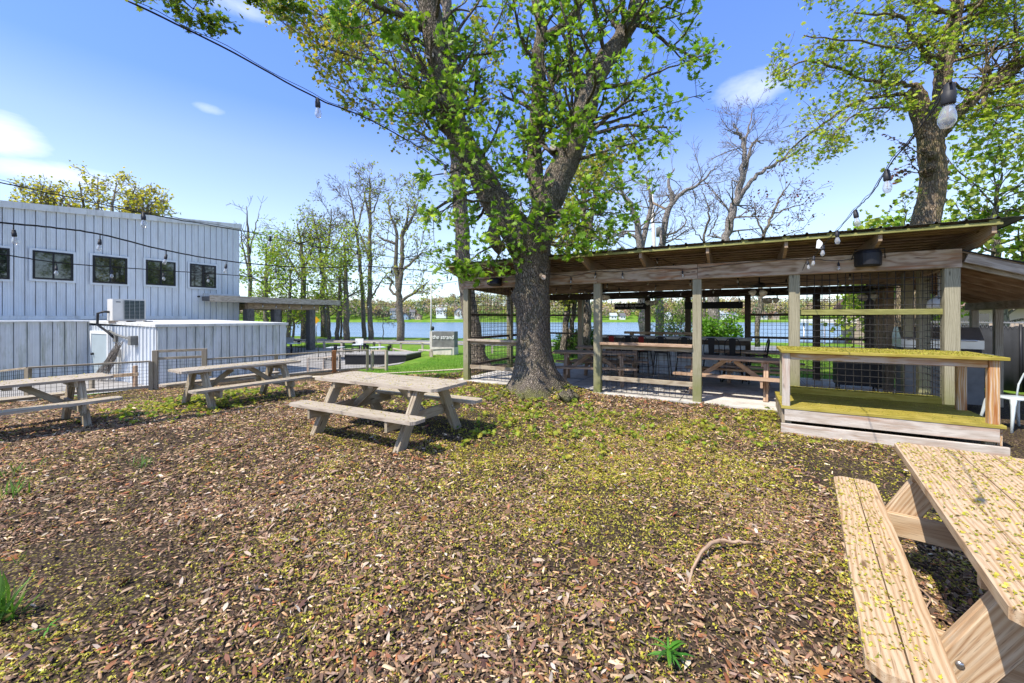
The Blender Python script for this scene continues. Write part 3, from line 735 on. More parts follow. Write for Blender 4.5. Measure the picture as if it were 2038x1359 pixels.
# patio tables and chairs
def patio_set():
    tb_ = proto('patio_table', '', 'table', 'patio tables under and beside the canopy')
    b = MB(); b.box((0, 0, .73), (.8, .8, .035)); b.build('tabletop', M['galv'], tb_)
    b = MB(); b.tube([(0, 0, .03), (0, 0, .71)], .04, 8); b.lathe((0, 0, 0), [(.28, 0), (.26, .03), (.05, .06)], 12); b.build('pedestal', M['black_metal'], tb_)
    ch = proto('patio_chair', '', 'chair', 'patio chairs round the tables')
    b = MB(); b.box((0, 0, .45), (.42, .42, .025)); b.build('seat', M['black_metal'], ch)
    b = MB(); b.tube([(-.19, .2, .45), (-.19, .25, .85), (.19, .25, .85), (.19, .2, .45)], .014, 6); b.box((0, .235, .72), (.2, .015, .24)); b.build('backrest', M['black_metal'], ch)
    for i, j in ((-1, -1), (1, -1), (-1, 1), (1, 1)):
        b = MB(); b.tube([(i * .18, j * .18, .44), (i * .23, j * .23, 0)], .014, 6); b.build('leg', M['black_metal'], ch)
    return tb_, ch
tb_, ch = patio_set()
spots = [(668, 716, 'patio table standing right beside the thick canopy post'), (715, 709, 'patio table between canopy post and planter, further from the fence'), (752, 716, 'patio table closest to the dark planter box'), (540, 713, 'patio table under the canopy next to the shed end'), (580, 706, 'patio table in the shade beneath the middle of the canopy')]
sides = ['lake side', 'fence side', 'canopy side', 'planter side']
nth = ['table by the canopy post', 'farther table near the planter', 'table closest to the planter', 'table next to the shed', 'table under mid canopy']
first = True; fc = True
for i, (px, py, lab) in enumerate(spots):
    p = G(px, py); p.z = gzf(p.x, p.y) + .02
    if first: o = tb_; o.location = p; o['label'] = lab; first = False
    else: o = dup(tb_, p, .3 * i, lab)
    for k in range(4):
        a = .3 * i + k * math.pi / 2 + .4
        q = p + Vector((math.cos(a), math.sin(a), 0)) * .72
        sd_ = 'lake side' if math.sin(a) > .7 else 'fence side' if math.sin(a) < -.7 else 'planter side' if math.cos(a) > 0 else 'shed side'
        l = 'black metal chair on the %s of the %s' % (sd_, nth[i])
        if fc: o = ch; o.location = q; o.rotation_euler = (0, 0, a - math.pi / 2); o['label'] = l; fc = False
        else: dup(ch, q, a - math.pi / 2, l)
# ------------------------------------------------------------------ pavilion
P0 = Vector((-1.13, 10.16, 0)); PD = Vector((.868, -.4966, 0)).normalized(); PN = Vector((.4966, .868, 0)).normalized()
def PV(t, s, z): return P0 + PD * t + PN * s + Vector((0, 0, z))
def pray(px, s):
    """t on the pavilion line s seen at photo column px"""
    r = (px - CX) / F; o = P0 + PN * s
    return (r * o.y - o.x) / (PD.x - r * PD.y)
PT = [0, 1.68, 3.39, 5.30, 6.79, 8.66]
BT = [1.43, 3.56, 4.68, 6.16, 7.65, 8.66]
ZB = 2.31
def rz_(s): return 2.58 - .047 * s          # underside of the rafters
def pavilion():
    root = thing('pavilion', 'open timber pavilion with corrugated metal roof behind the big maple', 'pavilion', P0)
    b = MB(); b.prism([PV(-.25, -.12, -.6), PV(8.9, -.12, -.6), PV(8.9, 4.6, -.6), PV(-.25, 4.6, -.6)], (0, 0, .625)); b.build('floor_slab', M['concrete'], root)
    b = MB()
    for t in (2.55, 5.0, 7.3): b.prism([PV(t, -.11, .026), PV(t + .012, -.11, .026), PV(t + .012, 4.55, .026), PV(t, 4.55, .026)], (0, 0, .002))
    for s in (1.5, 3.1): b.prism([PV(-.2, s, .0262), PV(8.85, s, .0262), PV(8.85, s + .012, .0262), PV(-.2, s + .012, .0262)], (0, 0, .002))
    b.build('floor_joint', M['black'], root)
    def post(t, s, z1, mat, w=.145, z0=.0):
        p = PV(t, s, 0)
        b = MB(); b.board(p + Vector((0, 0, z0)), p + Vector((0, 0, z1)), w, w, up=PN, ch=.006); b.build('post', M[mat], root)
    for t in PT: post(t, 0, ZB - .002, 'wood_post', .15 if t < 8 else .165, -.05)
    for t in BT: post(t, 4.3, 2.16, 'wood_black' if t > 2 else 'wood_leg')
    post(0, 2.15, 2.3, 'wood_post'); post(0.05, 4.3, 2.16, 'wood_leg')
    for s in (1.0, 1.75, 2.85, 3.5): post(8.66, s, 2.4, 'wood_post' if s < 2 else 'wood_dark')
    # beams
    for a, c in ((-.09, 3.40), (3.405, 5.31), (5.315, 8.75)):
        b = MB(); b.board(PV(a, -.055, ZB + .135), PV(c, -.055, ZB + .135), .09, .27); b.build('front_beam', M['wood_beam'], root)
    b = MB(); b.board(PV(-.1, .06, ZB + .13), PV(8.74, .06, ZB + .13), .09, .26); b.build('inner_beam', M['wood_dark'], root)
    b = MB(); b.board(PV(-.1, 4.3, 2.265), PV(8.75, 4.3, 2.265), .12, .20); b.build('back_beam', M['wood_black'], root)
    b = MB(); b.board(PV(-.05, 2.15, 2.36), PV(8.7, 2.15, 2.36), .09, .22); b.build('middle_beam', M['wood_dark'], root)
    for t in (-.03, 8.66):
        b = MB(); b.board(PV(t, .12, 2.42), PV(t, 4.22, 2.27), .09, .22); b.build('side_beam', M['wood_dark'], root)
    # rafters with cut tails
    for k in range(9):
        t = 8.93 - 1.134 * k
        zt = lambda s: rz_(s) + .235
        poly = [PV(t, .12, rz_(.12)), PV(t, -.10, rz_(-.1)), PV(t, -.52, rz_(-.5) + .105), PV(t, -.52, zt(-.52)), PV(t, 4.75, zt(4.75)), PV(t, 4.75, rz_(4.75) + .05), PV(t, 4.3, rz_(4.3))]
        b = MB(); b.prism(poly, PD * -.045)
        L = []
        b.build('rafter', M['wood_dark'] if k else M['wood_beam'], root)
    z2 = lambda s: rz_(s) + .235
    for k, s in enumerate((.0, .24, .48, .72, .96, 1.2, 1.5, 1.8, 2.1, 2.5, 2.9, 3.3, 3.7, 4.1, 4.5)):
        b = MB(); b.board(PV(-.25, s, z2(s) + .02), PV(9.0, s, z2(s) + .02), .10, .038); b.build('purlin', M['wood_dark'], root)
    for k, s in enumerate((-.20, -.38)):
        b = MB(); b.board(PV(-.25, s, z2(s) + .02), PV(9.0, s, z2(s) + .02), .07, .038); b.build('purlin', M['wood_dark'], root)
    b = MB(); b.board(PV(-.25, -.545, z2(-.52) - .012), PV(8.97, -.545, z2(-.52) - .012), .04, .045); b.build('fascia', M['wood_moss'], root)
    for k in range(17):
        t = 8.9 - .567 * k
        b = MB(); b.board(PV(t - .05, -.53, z2(-.52) + .026), PV(t + .05, -.53, z2(-.52) + .026), .05, .035); b.build('spacer_block', M['wood_moss'], root)
    # corrugated sheet
    zr = lambda s: z2(s) + .046
    xs = []
    n = 33; pitch = 9.5 / n
    for i in range(n + 1):
        x = -.30 + i * pitch
        xs += [(x - .022, 0), (x - .010, .024), (x + .010, .024), (x + .022, 0)]
        if i < n: xs += [(x + pitch / 2 - .012, 0), (x + pitch / 2, .006), (x + pitch / 2 + .012, 0)]
    b = MB(); ss = [-.60, 1.2, 3.0, 4.9]; vs = []
    for s in ss:
        for x, h in xs: vs.append(PV(x, s, zr(s) + h + R.uniform(-.002, .002)))
    m = len(xs)
    b.add(vs, [(j * m + i, j * m + i + 1, (j + 1) * m + i + 1, (j + 1) * m + i) for j in range(len(ss) - 1) for i in range(m - 1)])
    o = b.build('roof_sheet', M['roof_metal'], root)
    md = o.modifiers.new('thickness', 'SOLIDIFY'); md.thickness = .003
    # rails, shelves and wire mesh
    def rail(t0, t1, s0, s1, z, w, h, mat='wood_leg', nm='rail'):
        b = MB(); b.board(PV(t0, s0, z), PV(t1, s1, z), w, h); b.build(nm, M[mat], root)
    def mesh(t0, s0, t1, s1, z0, z1, p=.1, r=.0044):
        a, c = PV(t0, s0, z0), PV(t1, s1, z0)
        b = MB(); b.grid_mesh(a, c - a, (0, 0, 1), (c - a).length, z1 - z0, p, p, r); b.build('wire_mesh', M['wire'], root)
    e = .08
    rail(0 + e, 1.68 - e, -.02, -.02, 1.03, .20, .05, 'wood_grey', 'drink_shelf'); rail(e, 1.68 - e, 0, 0, .97, .04, .09)
    rail(e, 1.68 - e, 0, 0, .36, .04, .09); mesh(e, .03, 1.68 - e, .03, .06, 2.3)
    rail(3.39 + e, 5.3 - e, -.02, -.02, 1.055, .22, .05, 'wood_red', 'drink_shelf'); rail(3.39 + e, 5.3 - e, 0, 0, .985, .04, .09)
    rail(3.39 + e, 5.3 - e, 0, 0, .33, .04, .09); mesh(3.39 + e, .03, 5.3 - e, .03, .05, .95)
    rail(6.79 + e, 8.66 - e, 0, 0, 1.68, .04, .085, 'wood_moss'); mesh(6.79 + e, .03, 8.66 - e, .03, .05, 2.3, .1, .0056)
    for s0, s1 in ((e, 2.07), (2.23, 4.22)):
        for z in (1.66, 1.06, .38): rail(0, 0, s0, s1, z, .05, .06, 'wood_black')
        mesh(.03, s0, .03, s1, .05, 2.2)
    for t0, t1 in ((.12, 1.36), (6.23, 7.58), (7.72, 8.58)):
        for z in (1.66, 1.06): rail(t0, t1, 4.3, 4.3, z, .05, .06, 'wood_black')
        mesh(t0, 4.33, t1, 4.33, .05, 2.1)
    for s0, s1 in ((.1, .93),):
        mesh(8.66, s0, 8.66, s1, .05, 2.3)
    # lean-to on the right
    zl = lambda t: 2.52 - (t - 8.78) * .37
    lt = thing('lean_to_roof', 'brown timber lean-to roof sloping off the end of the pavilion', 'roof', PV(9.4, 1.5, 0))
    for s in (.02, .55, 1.1, 1.65, 2.2, 2.75, 3.3):
        b = MB(); b.board(PV(8.8, s, zl(8.8) - .10), PV(10.25, s, zl(10.25) - .10), .045, .18); b.build('rafter', M['wood_red'] if s > .3 else M['wood_leg'], lt)
    b = MB(); b.prism([PV(8.76, -.06, zl(8.76)), PV(10.35, -.06, zl(10.35)), PV(10.35, 3.5, zl(10.35)), PV(8.76, 3.5, zl(8.76))], (0, 0, .02)); b.build('roof_sheet', M['wood_dark'], lt)
    b = MB(); b.prism([PV(8.76, -.1, zl(8.76) + .022), PV(10.4, -.1, zl(10.4) + .022), PV(10.4, 3.55, zl(10.4) + .022), PV(8.76, 3.55, zl(8.76) + .022)], (0, 0, .012)); b.build('roof_felt', M['black'], lt)
    b = MB(); b.board(PV(8.8, -.06, zl(8.8) - .07), PV(10.3, -.06, zl(10.3) - .07), .035, .12); b.build('fascia', M['wood_grey'], lt)
    b = MB(); b.board(PV(10.0, 0.05, zl(10.0) - .26), PV(10.0, 3.4, zl(10.0) - .26), .09, .14); b.build('beam', M['wood_dark'], lt)
    for s in (2.3, 3.15):
        p = PV(10.0, s, 0); b = MB(); b.board(p, p + Vector((0, 0, zl(10.0) - .33)), .1, .1, up=PN); b.build('post', M['wood_leg'], lt)
pavilion()

# bar counter and stools
br = thing('bar_counter', 'long bar clad in corrugated galvanised sheet at the back of the pavilion', 'bar counter', PV(4.2, 3.75, 0))
b = MB(); b.board(PV(2.3, 3.72, 1.03), PV(6.25, 3.72, 1.03), .62, .06); b.build('countertop', M['concrete'], br)
b = MB(); b.board(PV(2.32, 3.47, .94), PV(6.22, 3.47, .94), .05, .12); b.build('apron', M['wood_black'], br)
b = MB(); vs = []; k = 0; n = 4 * 48
for i in range(n + 1):
    t = 2.4 + 3.7 * i / n; h = .012 * math.sin(i * math.pi / 2)
    for z in (.03, .93): vs.append(PV(t, 3.52 - h, z))
b.add(vs, [(2 * i, 2 * i + 2, 2 * i + 3, 2 * i + 1) for i in range(n)], None, True); b.build('cladding', M['galv'], br)
b = MB(); b.prism([PV(2.4, 3.56, .026), PV(6.1, 3.56, .026), PV(6.1, 3.95, .026), PV(2.4, 3.95, .026)], (0, 0, .97)); b.build('carcass', M['wood_leg'], br)
sh = thing('back_shelf', 'orange timber drink shelf along the back posts behind the bar', 'shelf', PV(4, 4.2, 1.1))
b = MB(); b.board(PV(2.9, 4.2, 1.13), PV(5.0, 4.2, 1.13), .2, .07); b.build('board', M['wood_red'], sh)
b = MB()
for t in (3.1, 3.95, 4.8): b.board(PV(t, 4.235, .95), PV(t, 4.235, 1.09), .05, .12, up=PD)
b.build('bracket', M['wood_dark'], sh)

def make_stool():
    r = proto('bar_stool', '', 'bar stool', 'metal stools along the bar')
    b = MB(); b.box((0, 0, .66), (.34, .34, .025)); b.board((-.17, .17, .645), (.17, .17, .645), .01, .04); b.board((-.17, -.17, .645), (.17, -.17, .645), .01, .04); b.build('seat', M['black_metal'], r)
    b = MB()
    b.tube([(-.165, .16, .66), (-.17, .19, .82), (-.155, .215, .98), (-.10, .225, 1.045), (0, .228, 1.06), (.10, .225, 1.045), (.155, .215, .98), (.17, .19, .82), (.165, .16, .66)], .011, 6); b.build('back_frame', M['black_metal'], r)
    b = MB(); b.prism([(-.06, .17, .66), (.06, .17, .66), (.075, .225, 1.05), (-.075, .225, 1.05)], (0, .006, .0)); b.build('splat', M['black_metal'], r)
    for i, j in ((-1, -1), (1, -1), (-1, 1), (1, 1)):
        b = MB(); b.tube([(i * .15, j * .15, .65), (i * .185, j * .185, .3), (i * .21, j * .21, 0)], [.016, .014, .013], 6); b.build('leg', M['black_metal'], r)
    b = MB(); b.tube([(-.19, -.19, .26), (.19, -.19, .26), (.19, .19, .26), (-.19, .19, .26), (-.19, -.19, .26)], .009, 5); b.build('footrest', M['black_metal'], r)
    return r
st0 = make_stool(); yaw = math.atan2(PD.y, PD.x)
names = [(1221, 3.05, 0, 'bar stool with a red back plate at the left-hand end of the bar', 'red'), (1252, 3.05, .1, 'black bar stool standing between the two red-backed stools', ''), (1281, 3.05, -.1, 'bar stool with a red back plate, third along the bar', 'red'), (1318, 3.0, 0, 'black bar stool right next to the second red-backed stool', ''), (1362, 3.0, .1, 'black bar stool seen just left of the mid front post', ''), (1416, 2.95, .05, 'black bar stool seen just right of the mid front post', ''), (1459, 2.95, -.05, 'black bar stool at the end of the bar facing the counter', '')]
for i, (px, s, a, lab, red) in enumerate(names):
    t = pray(px, s); p = PV(t, s, .026)
    if i == 1: o = st0; o.location = p; o.rotation_euler = (0, 0, yaw + math.pi + a); o['label'] = lab
    else: o = dup(st0, p, yaw + math.pi + a, lab)
    if red:
        for c in o.children:
            if c.name.startswith('splat'):
                c.data = c.data.copy(); c.data.materials[0] = M['red_paint']; c['label'] = 'red back plate'
dup(st0, PV(pray(1508, 2.9), 2.9, .026), yaw - 1.45, 'black bar stool turned sideways past the end of the bar')

# hanging boards
for nm, t0, t1, lab, txt in (('hanging_board', 2.62, 3.56, 'black hanging board with white script lettering over the bar', 'Pizzeria @ The Strand'), ('hanging_board', 4.62, 6.05, 'plain black hanging board over the bar without readable lettering', '')):
    p = PV((t0 + t1) / 2, 4.05, 1.93)
    hb = thing(nm, lab, 'sign', p, 'black boards hanging over the bar')
    b = MB(); b.prism([PV(t0, 4.03, 1.83), PV(t1, 4.03, 1.83), PV(t1, 4.03, 2.02), PV(t0, 4.03, 2.02)], PN * .02); b.build('panel', M['black_board'], hb)
    b = MB()
    for t in (t0 + .1, t1 - .1): b.wire(PV(t, 4.04, 2.02), PV(t, 4.12, 2.2), .003)
    b.build('chain', M['wire'], hb)
    if txt:
        text(txt, 'lettering', M['chalk'], hb, PV((t0 + t1) / 2 - .04, 4.026, 1.945), PD, (0, 0, 1), .092, .002, .35)
        text('on the lake', 'small_lettering', M['chalk'], hb, PV((t0 + t1) / 2 + .08, 4.026, 1.868), PD, (0, 0, 1), .04, .002, .35)

# ceiling fans
def make_fan():
    r = proto('ceiling_fan', '', 'ceiling fan', 'ceiling fans under the pavilion roof')
    b = MB(); b.tube([(0, 0, .02), (0, 0, .26)], .014, 6); b.build('downrod', M['black'], r)
    b = MB(); b.lathe((0, 0, -.06), [(.05, 0), (.11, .02), (.12, .07), (.05, .1)], 14); b.build('motor', M['black'], r)
    for k in range(5):
        a = k * 2 * math.pi / 5
        b = MB(); d = Vector((math.cos(a), math.sin(a), 0)); b.board(d * .12, d * .62, .12, .008, up=(.2 * math.sin(a), -.2 * math.cos(a), 1), ch=.002); b.build('blade', M['wood_black'], r)
    for k in range(3):
        a = k * 2 * math.pi / 3 + .5
        d = Vector((math.cos(a), math.sin(a), -.75)).normalized()
        b = MB(); b.lathe(Vector((0, 0, -.08)) + d * .07, [(.02, 0), (.035, .02), (.062, .07), (.07, .12)], 10, d); b.build('lamp_shade', M['glass_shade'], r)
    return r
f0 = make_fan()
for i, (px, s, lab) in enumerate(((1511, 1.2, 'ceiling fan with white glass shades nearest the front over the open bay'), (1297, 3.1, 'ceiling fan with white glass shades just above the lettered board'), (1533, 3.0, 'ceiling fan with white glass shades towards the back, over the bar end'), (1200, 1.3, 'ceiling fan partly hidden behind the post beside the maple'), (1725, 2.6, 'ceiling fan behind the wire mesh of the end bay'))):
    p = PV(pray(px, s), s, 2.31 - .047 * s)
    if i == 0: f0.location = p; f0['label'] = lab
    else: dup(f0, p, i * .7, lab)

# loudspeakers, paper, lamp on the beam
p = PV(pray(985, -.2), -.2, 2.44)
sp = thing('loudspeaker', 'small black wedge loudspeaker on the beam beside the maple trunk', 'loudspeaker', p, 'loudspeakers on the pavilion beam')
b = MB(); b.prism([p - PD * .15 + PN * .06 + Vector((0, 0, .10)), p - PD * .15 - PN * .06 + Vector((0, 0, .05)), p - PD * .15 - PN * .12 + Vector((0, 0, -.06)), p - PD * .15 + PN * .06 + Vector((0, 0, -.1))], PD * .30); b.build('cabinet', M['black'], sp)
b = MB(); b.prism([p - PD * .13 - PN * .066 + Vector((0, 0, .05)), p - PD * .13 - PN * .126 + Vector((0, 0, -.06)), p - PD * .13 - PN * .13 + Vector((0, 0, -.055)), p - PD * .13 - PN * .07 + Vector((0, 0, .055))], PD * .26); b.build('grille', M['black_metal'], sp)
p = PV(pray(1731, -.25), -.25, 2.50)
sp = thing('loudspeaker', 'large grey-black curved loudspeaker fixed to the beam of the end bay', 'loudspeaker', p, 'loudspeakers on the pavilion beam')
prof = []
b = MB(); m = 14; vs = []
for z, sc in ((-.12, .90), (-.10, .98), (.07, 1.0), (.11, .93), (.125, .8)):
    for k in range(m):
        a = math.pi * (1 + k / (m - 1)); vs.append(p + PD * (.165 * sc * math.cos(a)) + PN * (.12 + .23 * sc * math.sin(a)) + Vector((0, 0, z)))
fs = [(j * m + k, j * m + (k + 1) % m, (j + 1) * m + (k + 1) % m, (j + 1) * m + k) for j in range(4) for k in range(m)] + [tuple(range(m - 1, -1, -1)), tuple(range(4 * m, 5 * m))]
b.add(vs, fs); b.build('cabinet', M['black_metal'], sp)
b = MB(); b.tube([p - PD * .2 + PN * .1, p - PD * .17 - PN * .0 + Vector((0, 0, .13)), p + PD * .17 + Vector((0, 0, .13)), p + PD * .2 + PN * .1], .008, 5); b.build('bracket', M['black'], sp)
p = PV(pray(1624, -.58), -.58, 2.66)
b = MB(); b.prism([p, p + PD * .085 + Vector((0, 0, -.02)), p + PD * .08 + Vector((0, 0, .08)), p + PD * .035 + Vector((0, 0, .135)), p + PD * .01 + Vector((0, 0, .11))], PN * -.004)
tag(b.build('paper_scrap', M['paper'], org=tuple(p)), 'torn scrap of white paper hanging on the mossy roof edge', 'paper scrap')
p = PV(8.45, .55, 0); p = PV(pray(1868, .5), .5, 1.86)
lm = thing('hanging_lamp', 'white dome lamp on a rod behind the end bay mesh', 'lamp', p)
b = MB(); b.tube([p + Vector((0, 0, .06)), p + Vector((0, 0, .62))], .012, 6); b.build('rod', M['white'], lm)
b = MB(); b.lathe(p + Vector((0, 0, -.12)), [(.13, 0), (.135, .05), (.12, .12), (.05, .17), (.02, .19)], 16); b.build('shade', M['white'], lm)

# ------------------------------------------------------------------ mossy stage with counter
def stage():
    T0, T1, S0, S1, Z = 6.50, 8.62, -1.55, -.30, .37
    root = thing('counter_platform', 'low plank platform with a waist-high counter, thick with yellow-green moss', 'platform', PV(7.5, -1, 0))
    b = MB(); n = 9
    for k in range(n):
        s = S0 + (S1 - S0) * (k + .5) / n; b.board(PV(T0, s, Z - .02), PV(T1, s, Z - .02), (S1 - S0) / n - .004, .038)
    b.build('deck', M['wood_yellow'], root)
    b = MB(); b.board(PV(T0 + .04, S0 + .03, .26), PV(T1 - .05, S0 + .03, .26), .04, .18); b.build('upper_fascia', M['wood_white'], root)
    b = MB(); b.board(PV(T0 - .005, S0 - .02, .05), PV(T1 + .01, S0 - .02, .05), .04, .17); b.build('lower_fascia', M['wood_white'], root)
    b = MB(); b.board(PV(T0 + .03, S0 + .06, Z - .145), PV(T0 + .03, S1, Z - .145), .04, .20); b.build('side_fascia', M['wood_leg'], root)
    b = MB(); b.board(PV(T1 - .03, S0 + .06, Z - .145), PV(T1 - .03, S1, Z - .145), .04, .20); b.build('side_fascia', M['wood_orange'], root)
    b = MB(); b.board(PV(T0 + .2, S1 + .05, Z + .045), PV(T1 - .15, S1 + .05, Z + .045), .18, .09); b.build('back_kerb', M['wood_yellow'], root)
    b = MB()
    for t in (T0 + .08, T1 - .1):
        for s in (S0 + .12, S1 - .1): b.board(PV(t, s, -.1), PV(t, s, Z - .04), .09, .09, up=PN)
    b.build('foot', M['wood_leg'], root)
    zt = 1.145
    for t, s, m in ((T0 + .06, S0 + .08, 'wood_white'), (T1 - .08, S0 + .08, 'wood_orange'), (T0 + .09, -.66, 'wood_post'), (T1 - .07, -.66, 'wood_orange')):
        b = MB(); b.board(PV(t, s, Z), PV(t, s, zt - .042), .09, .09, up=PN, ch=.006); b.build('counter_post', M[m], root)
    b = MB(); b.board(PV(T0 + .11, S0 + .07, zt - .087), PV(T1 - .13, S0 + .07, zt - .087), .04, .088); b.build('counter_rail', M['wood_orange'], root)
    b = MB(); b.board(PV(T0 + .14, -.66, zt - .087), PV(T1 - .12, -.66, zt - .087), .04, .088); b.build('counter_rail', M['wood_white'], root)
    for s in (S0 + .13,):
        b = MB(); b.board(PV(T1 - .08, s, zt - .087), PV(T1 - .08, -.71, zt - .087), .04, .088); b.build('counter_rail', M['wood_orange'], root)
    b = MB()
    for k in range(6):
        s = S0 - .02 + (.95) * (k + .5) / 6; b.board(PV(T0 - .0, s, zt - .02), PV(T1 + .02, s, zt - .02), .155, .038)
    b.build('countertop', M['wood_yellow'], root)
    return T0, T1, S0, S1, Z, zt
STG = stage()

# gas grill, prep table, fabric fence, chair on the right
p = PV(9.2, 1.9, 0.0)
gr = thing('gas_grill', 'stainless gas grill with sloped lid under the lean-to', 'grill', p)
def GP(x, y, z): return p + PD * x + PN * y + Vector((0, 0, z))
b = MB(); b.prism([GP(-.65, -.25, 1.05), GP(-.65, .25, 1.05), GP(-.65, .25, 1.28), GP(-.65, .12, 1.42), GP(-.65, -.08, 1.42), GP(-.65, -.25, 1.2)], PD * 1.05); b.build('lid', M['steel'], gr)
b = MB(); b.prism([GP(-.68, -.28, .82), GP(.5, -.28, .82), GP(.5, .28, .82), GP(-.68, .28, .82)], (0, 0, .15)); b.build('control_panel', M['steel'], gr)
b = MB(); b.prism([GP(-.62, -.22, .97), GP(.38, -.22, .97), GP(.38, .24, .97), GP(-.62, .24, .97)], (0, 0, .08)); b.build('firebox', M['black'], gr)
b = MB(); b.prism([GP(-.6, -.25, .1), GP(.4, -.25, .1), GP(.4, .25, .1), GP(-.6, .25, .1)], (0, 0, .72)); b.build('cabinet', M['concrete_dark'], gr)
for k in range(4):
    b = MB(); b.lathe(GP(-.5 + .28 * k, -.28, .9), [(.035, 0), (.03, .04)], 10, -PN); b.build('knob', M['black'], gr)
b = MB(); b.tube([GP(-.55, -.24, 1.2), GP(-.55, -.3, 1.2), GP(.3, -.3, 1.2), GP(.3, -.24, 1.2)], .015, 6); b.build('handle', M['steel'], gr)
p = PV(8.05, 2.35, 0.026)
pt = thing('prep_table', 'dark folding-topped prep cart on small castors inside the end bay', 'cart', p)
b = MB(); b.board(p - PD * .55 + Vector((0, 0, .92)), p + PD * .45 + Vector((0, 0, .92)), .5, .03); b.build('tabletop', M['concrete_dark'], pt)
b = MB(); b.prism([p - PD * .35 - PN * .2 + Vector((0, 0, .2)), p + PD * .35 - PN * .2 + Vector((0, 0, .2)), p + PD * .35 + PN * .2 + Vector((0, 0, .2)), p - PD * .35 + PN * .2 + Vector((0, 0, .2))], (0, 0, .7)); b.build('cabinet', M['black'], pt)
for i, j in ((-1, -1), (1, -1), (-1, 1), (1, 1)):
    q = p + PD * (.3 * i) + PN * (.16 * j)
    b = MB(); b.lathe(q + PD * -.015 + Vector((0, 0, .06)), [(.05, 0), (.055, .01), (.055, .03), (.05, .04)], 12, PD); b.tube([q + Vector((0, 0, .1)), q + Vector((0, 0, .2))], .014, 6); b.build('castor', M['black_metal'], pt)
ff = [(14.6, 4.4), (12.4, 6.3), (10.9, 8.6), (10.2, 9.9)]
fr = thing('screen_fence', 'chain-link fence covered in black screening fabric beyond the lean-to', 'fence', (ff[1][0], ff[1][1], 0))
for (xa, ya), (xb, yb) in zip(ff, ff[1:]):
    a, c = Vector((xa, ya, -.1)), Vector((xb, yb, -.1)); d = (c - a); n = Vector((-d.y, d.x, 0)).normalized()
    b = MB(); k = 24; vs = []
    for i in range(k + 1):
        q = a + d * (i / k) + n * (.02 * math.sin(i * 1.7) + .012 * math.sin(i * .6))
        for z in (.02, .8, 1.50 + .015 * math.sin(i * 2.1)): vs.append(q + Vector((0, 0, z)))
    b.add(vs, [(3 * i + j, 3 * i + 3 + j, 3 * i + 4 + j, 3 * i + 1 + j) for i in range(k) for j in (0, 1)], None, True); o = b.build('screen_panel', M['fabric_black'], fr)
    md = o.modifiers.new('t', 'SOLIDIFY'); md.thickness = .004
    b = MB(); m_ = int(d.length / .06)
    for i in range(m_):
        q = a + d * (i / m_) + n * .03 + Vector((0, 0, 1.46)); b.wire(q, q + d.normalized() * .05 + Vector((0, 0, .16)), .003); b.wire(q + d.normalized() * .05, q + Vector((0, 0, .16)), .003)
    b.wire(a + n * .03 + Vector((0, 0, 1.58)), c + n * .03 + Vector((0, 0, 1.58)), .02); b.build('chain_link', M['chrome'], fr)
    b = MB(); b.tube([a + n * .05, a + n * .05 + Vector((0, 0, 1.55))], .025, 8); b.build('post', M['black_metal'], fr)

def metal_chair():
    r = thing('metal_chair', 'pale green-white pressed metal chair at the very edge beside the platform', 'chair', (7.16, 5.72, .0), rz=math.radians(-100))
    ORG[r.name] = (0, 0, 0)
    b = MB(); m = 20; vs = []
    for z, sc in ((.44, .97), (.455, 1.0), (.462, .96)):
        for k in range(m):
            a = 2 * math.pi * k / m; c, s = math.cos(a), math.sin(a)
            vs.append((.19 * sc * math.copysign(abs(c) ** .45, c), .19 * sc * math.copysign(abs(s) ** .45, s), z))
    b.add(vs, [(j * m + k, j * m + (k + 1) % m, (j + 1) * m + (k + 1) % m, (j + 1) * m + k) for j in (0, 1) for k in range(m)] + [tuple(range(m - 1, -1, -1)), tuple(range(2 * m, 3 * m))], None, True); b.build('seat', M['pale_metal_chair'], r)
    b = MB(); b.tube([(-.17, .17, .46), (-.19, .21, .62), (-.17, .26, .78), (-.09, .29, .85), (0, .295, .865), (.09, .29, .85), (.17, .26, .78), (.19, .21, .62), (.17, .17, .46)], .012, 8); b.build('back_frame', M['pale_metal_chair'], r)
    b = MB(); b.tube([(-.06, .18, .46), (-.07, .24, .66), (-.06, .285, .855)], .009, 6); b.tube([(.06, .18, .46), (.07, .24, .66), (.06, .285, .855)], .009, 6); b.build('back_bars', M['pale_metal_chair'], r)
    for i, j in ((-1, -1), (1, -1), (-1, 1), (1, 1)):
        b = MB(); pts = [(i * .165, j * .165, .445), (i * .19, j * .19, .36), (i * .21, j * .215, .2), (i * .235, j * .25, 0)]
        b.tube(pts, [.035, .028, .02, .016], 6); b.build('leg', M['pale_metal_chair'], r)
metal_chair()
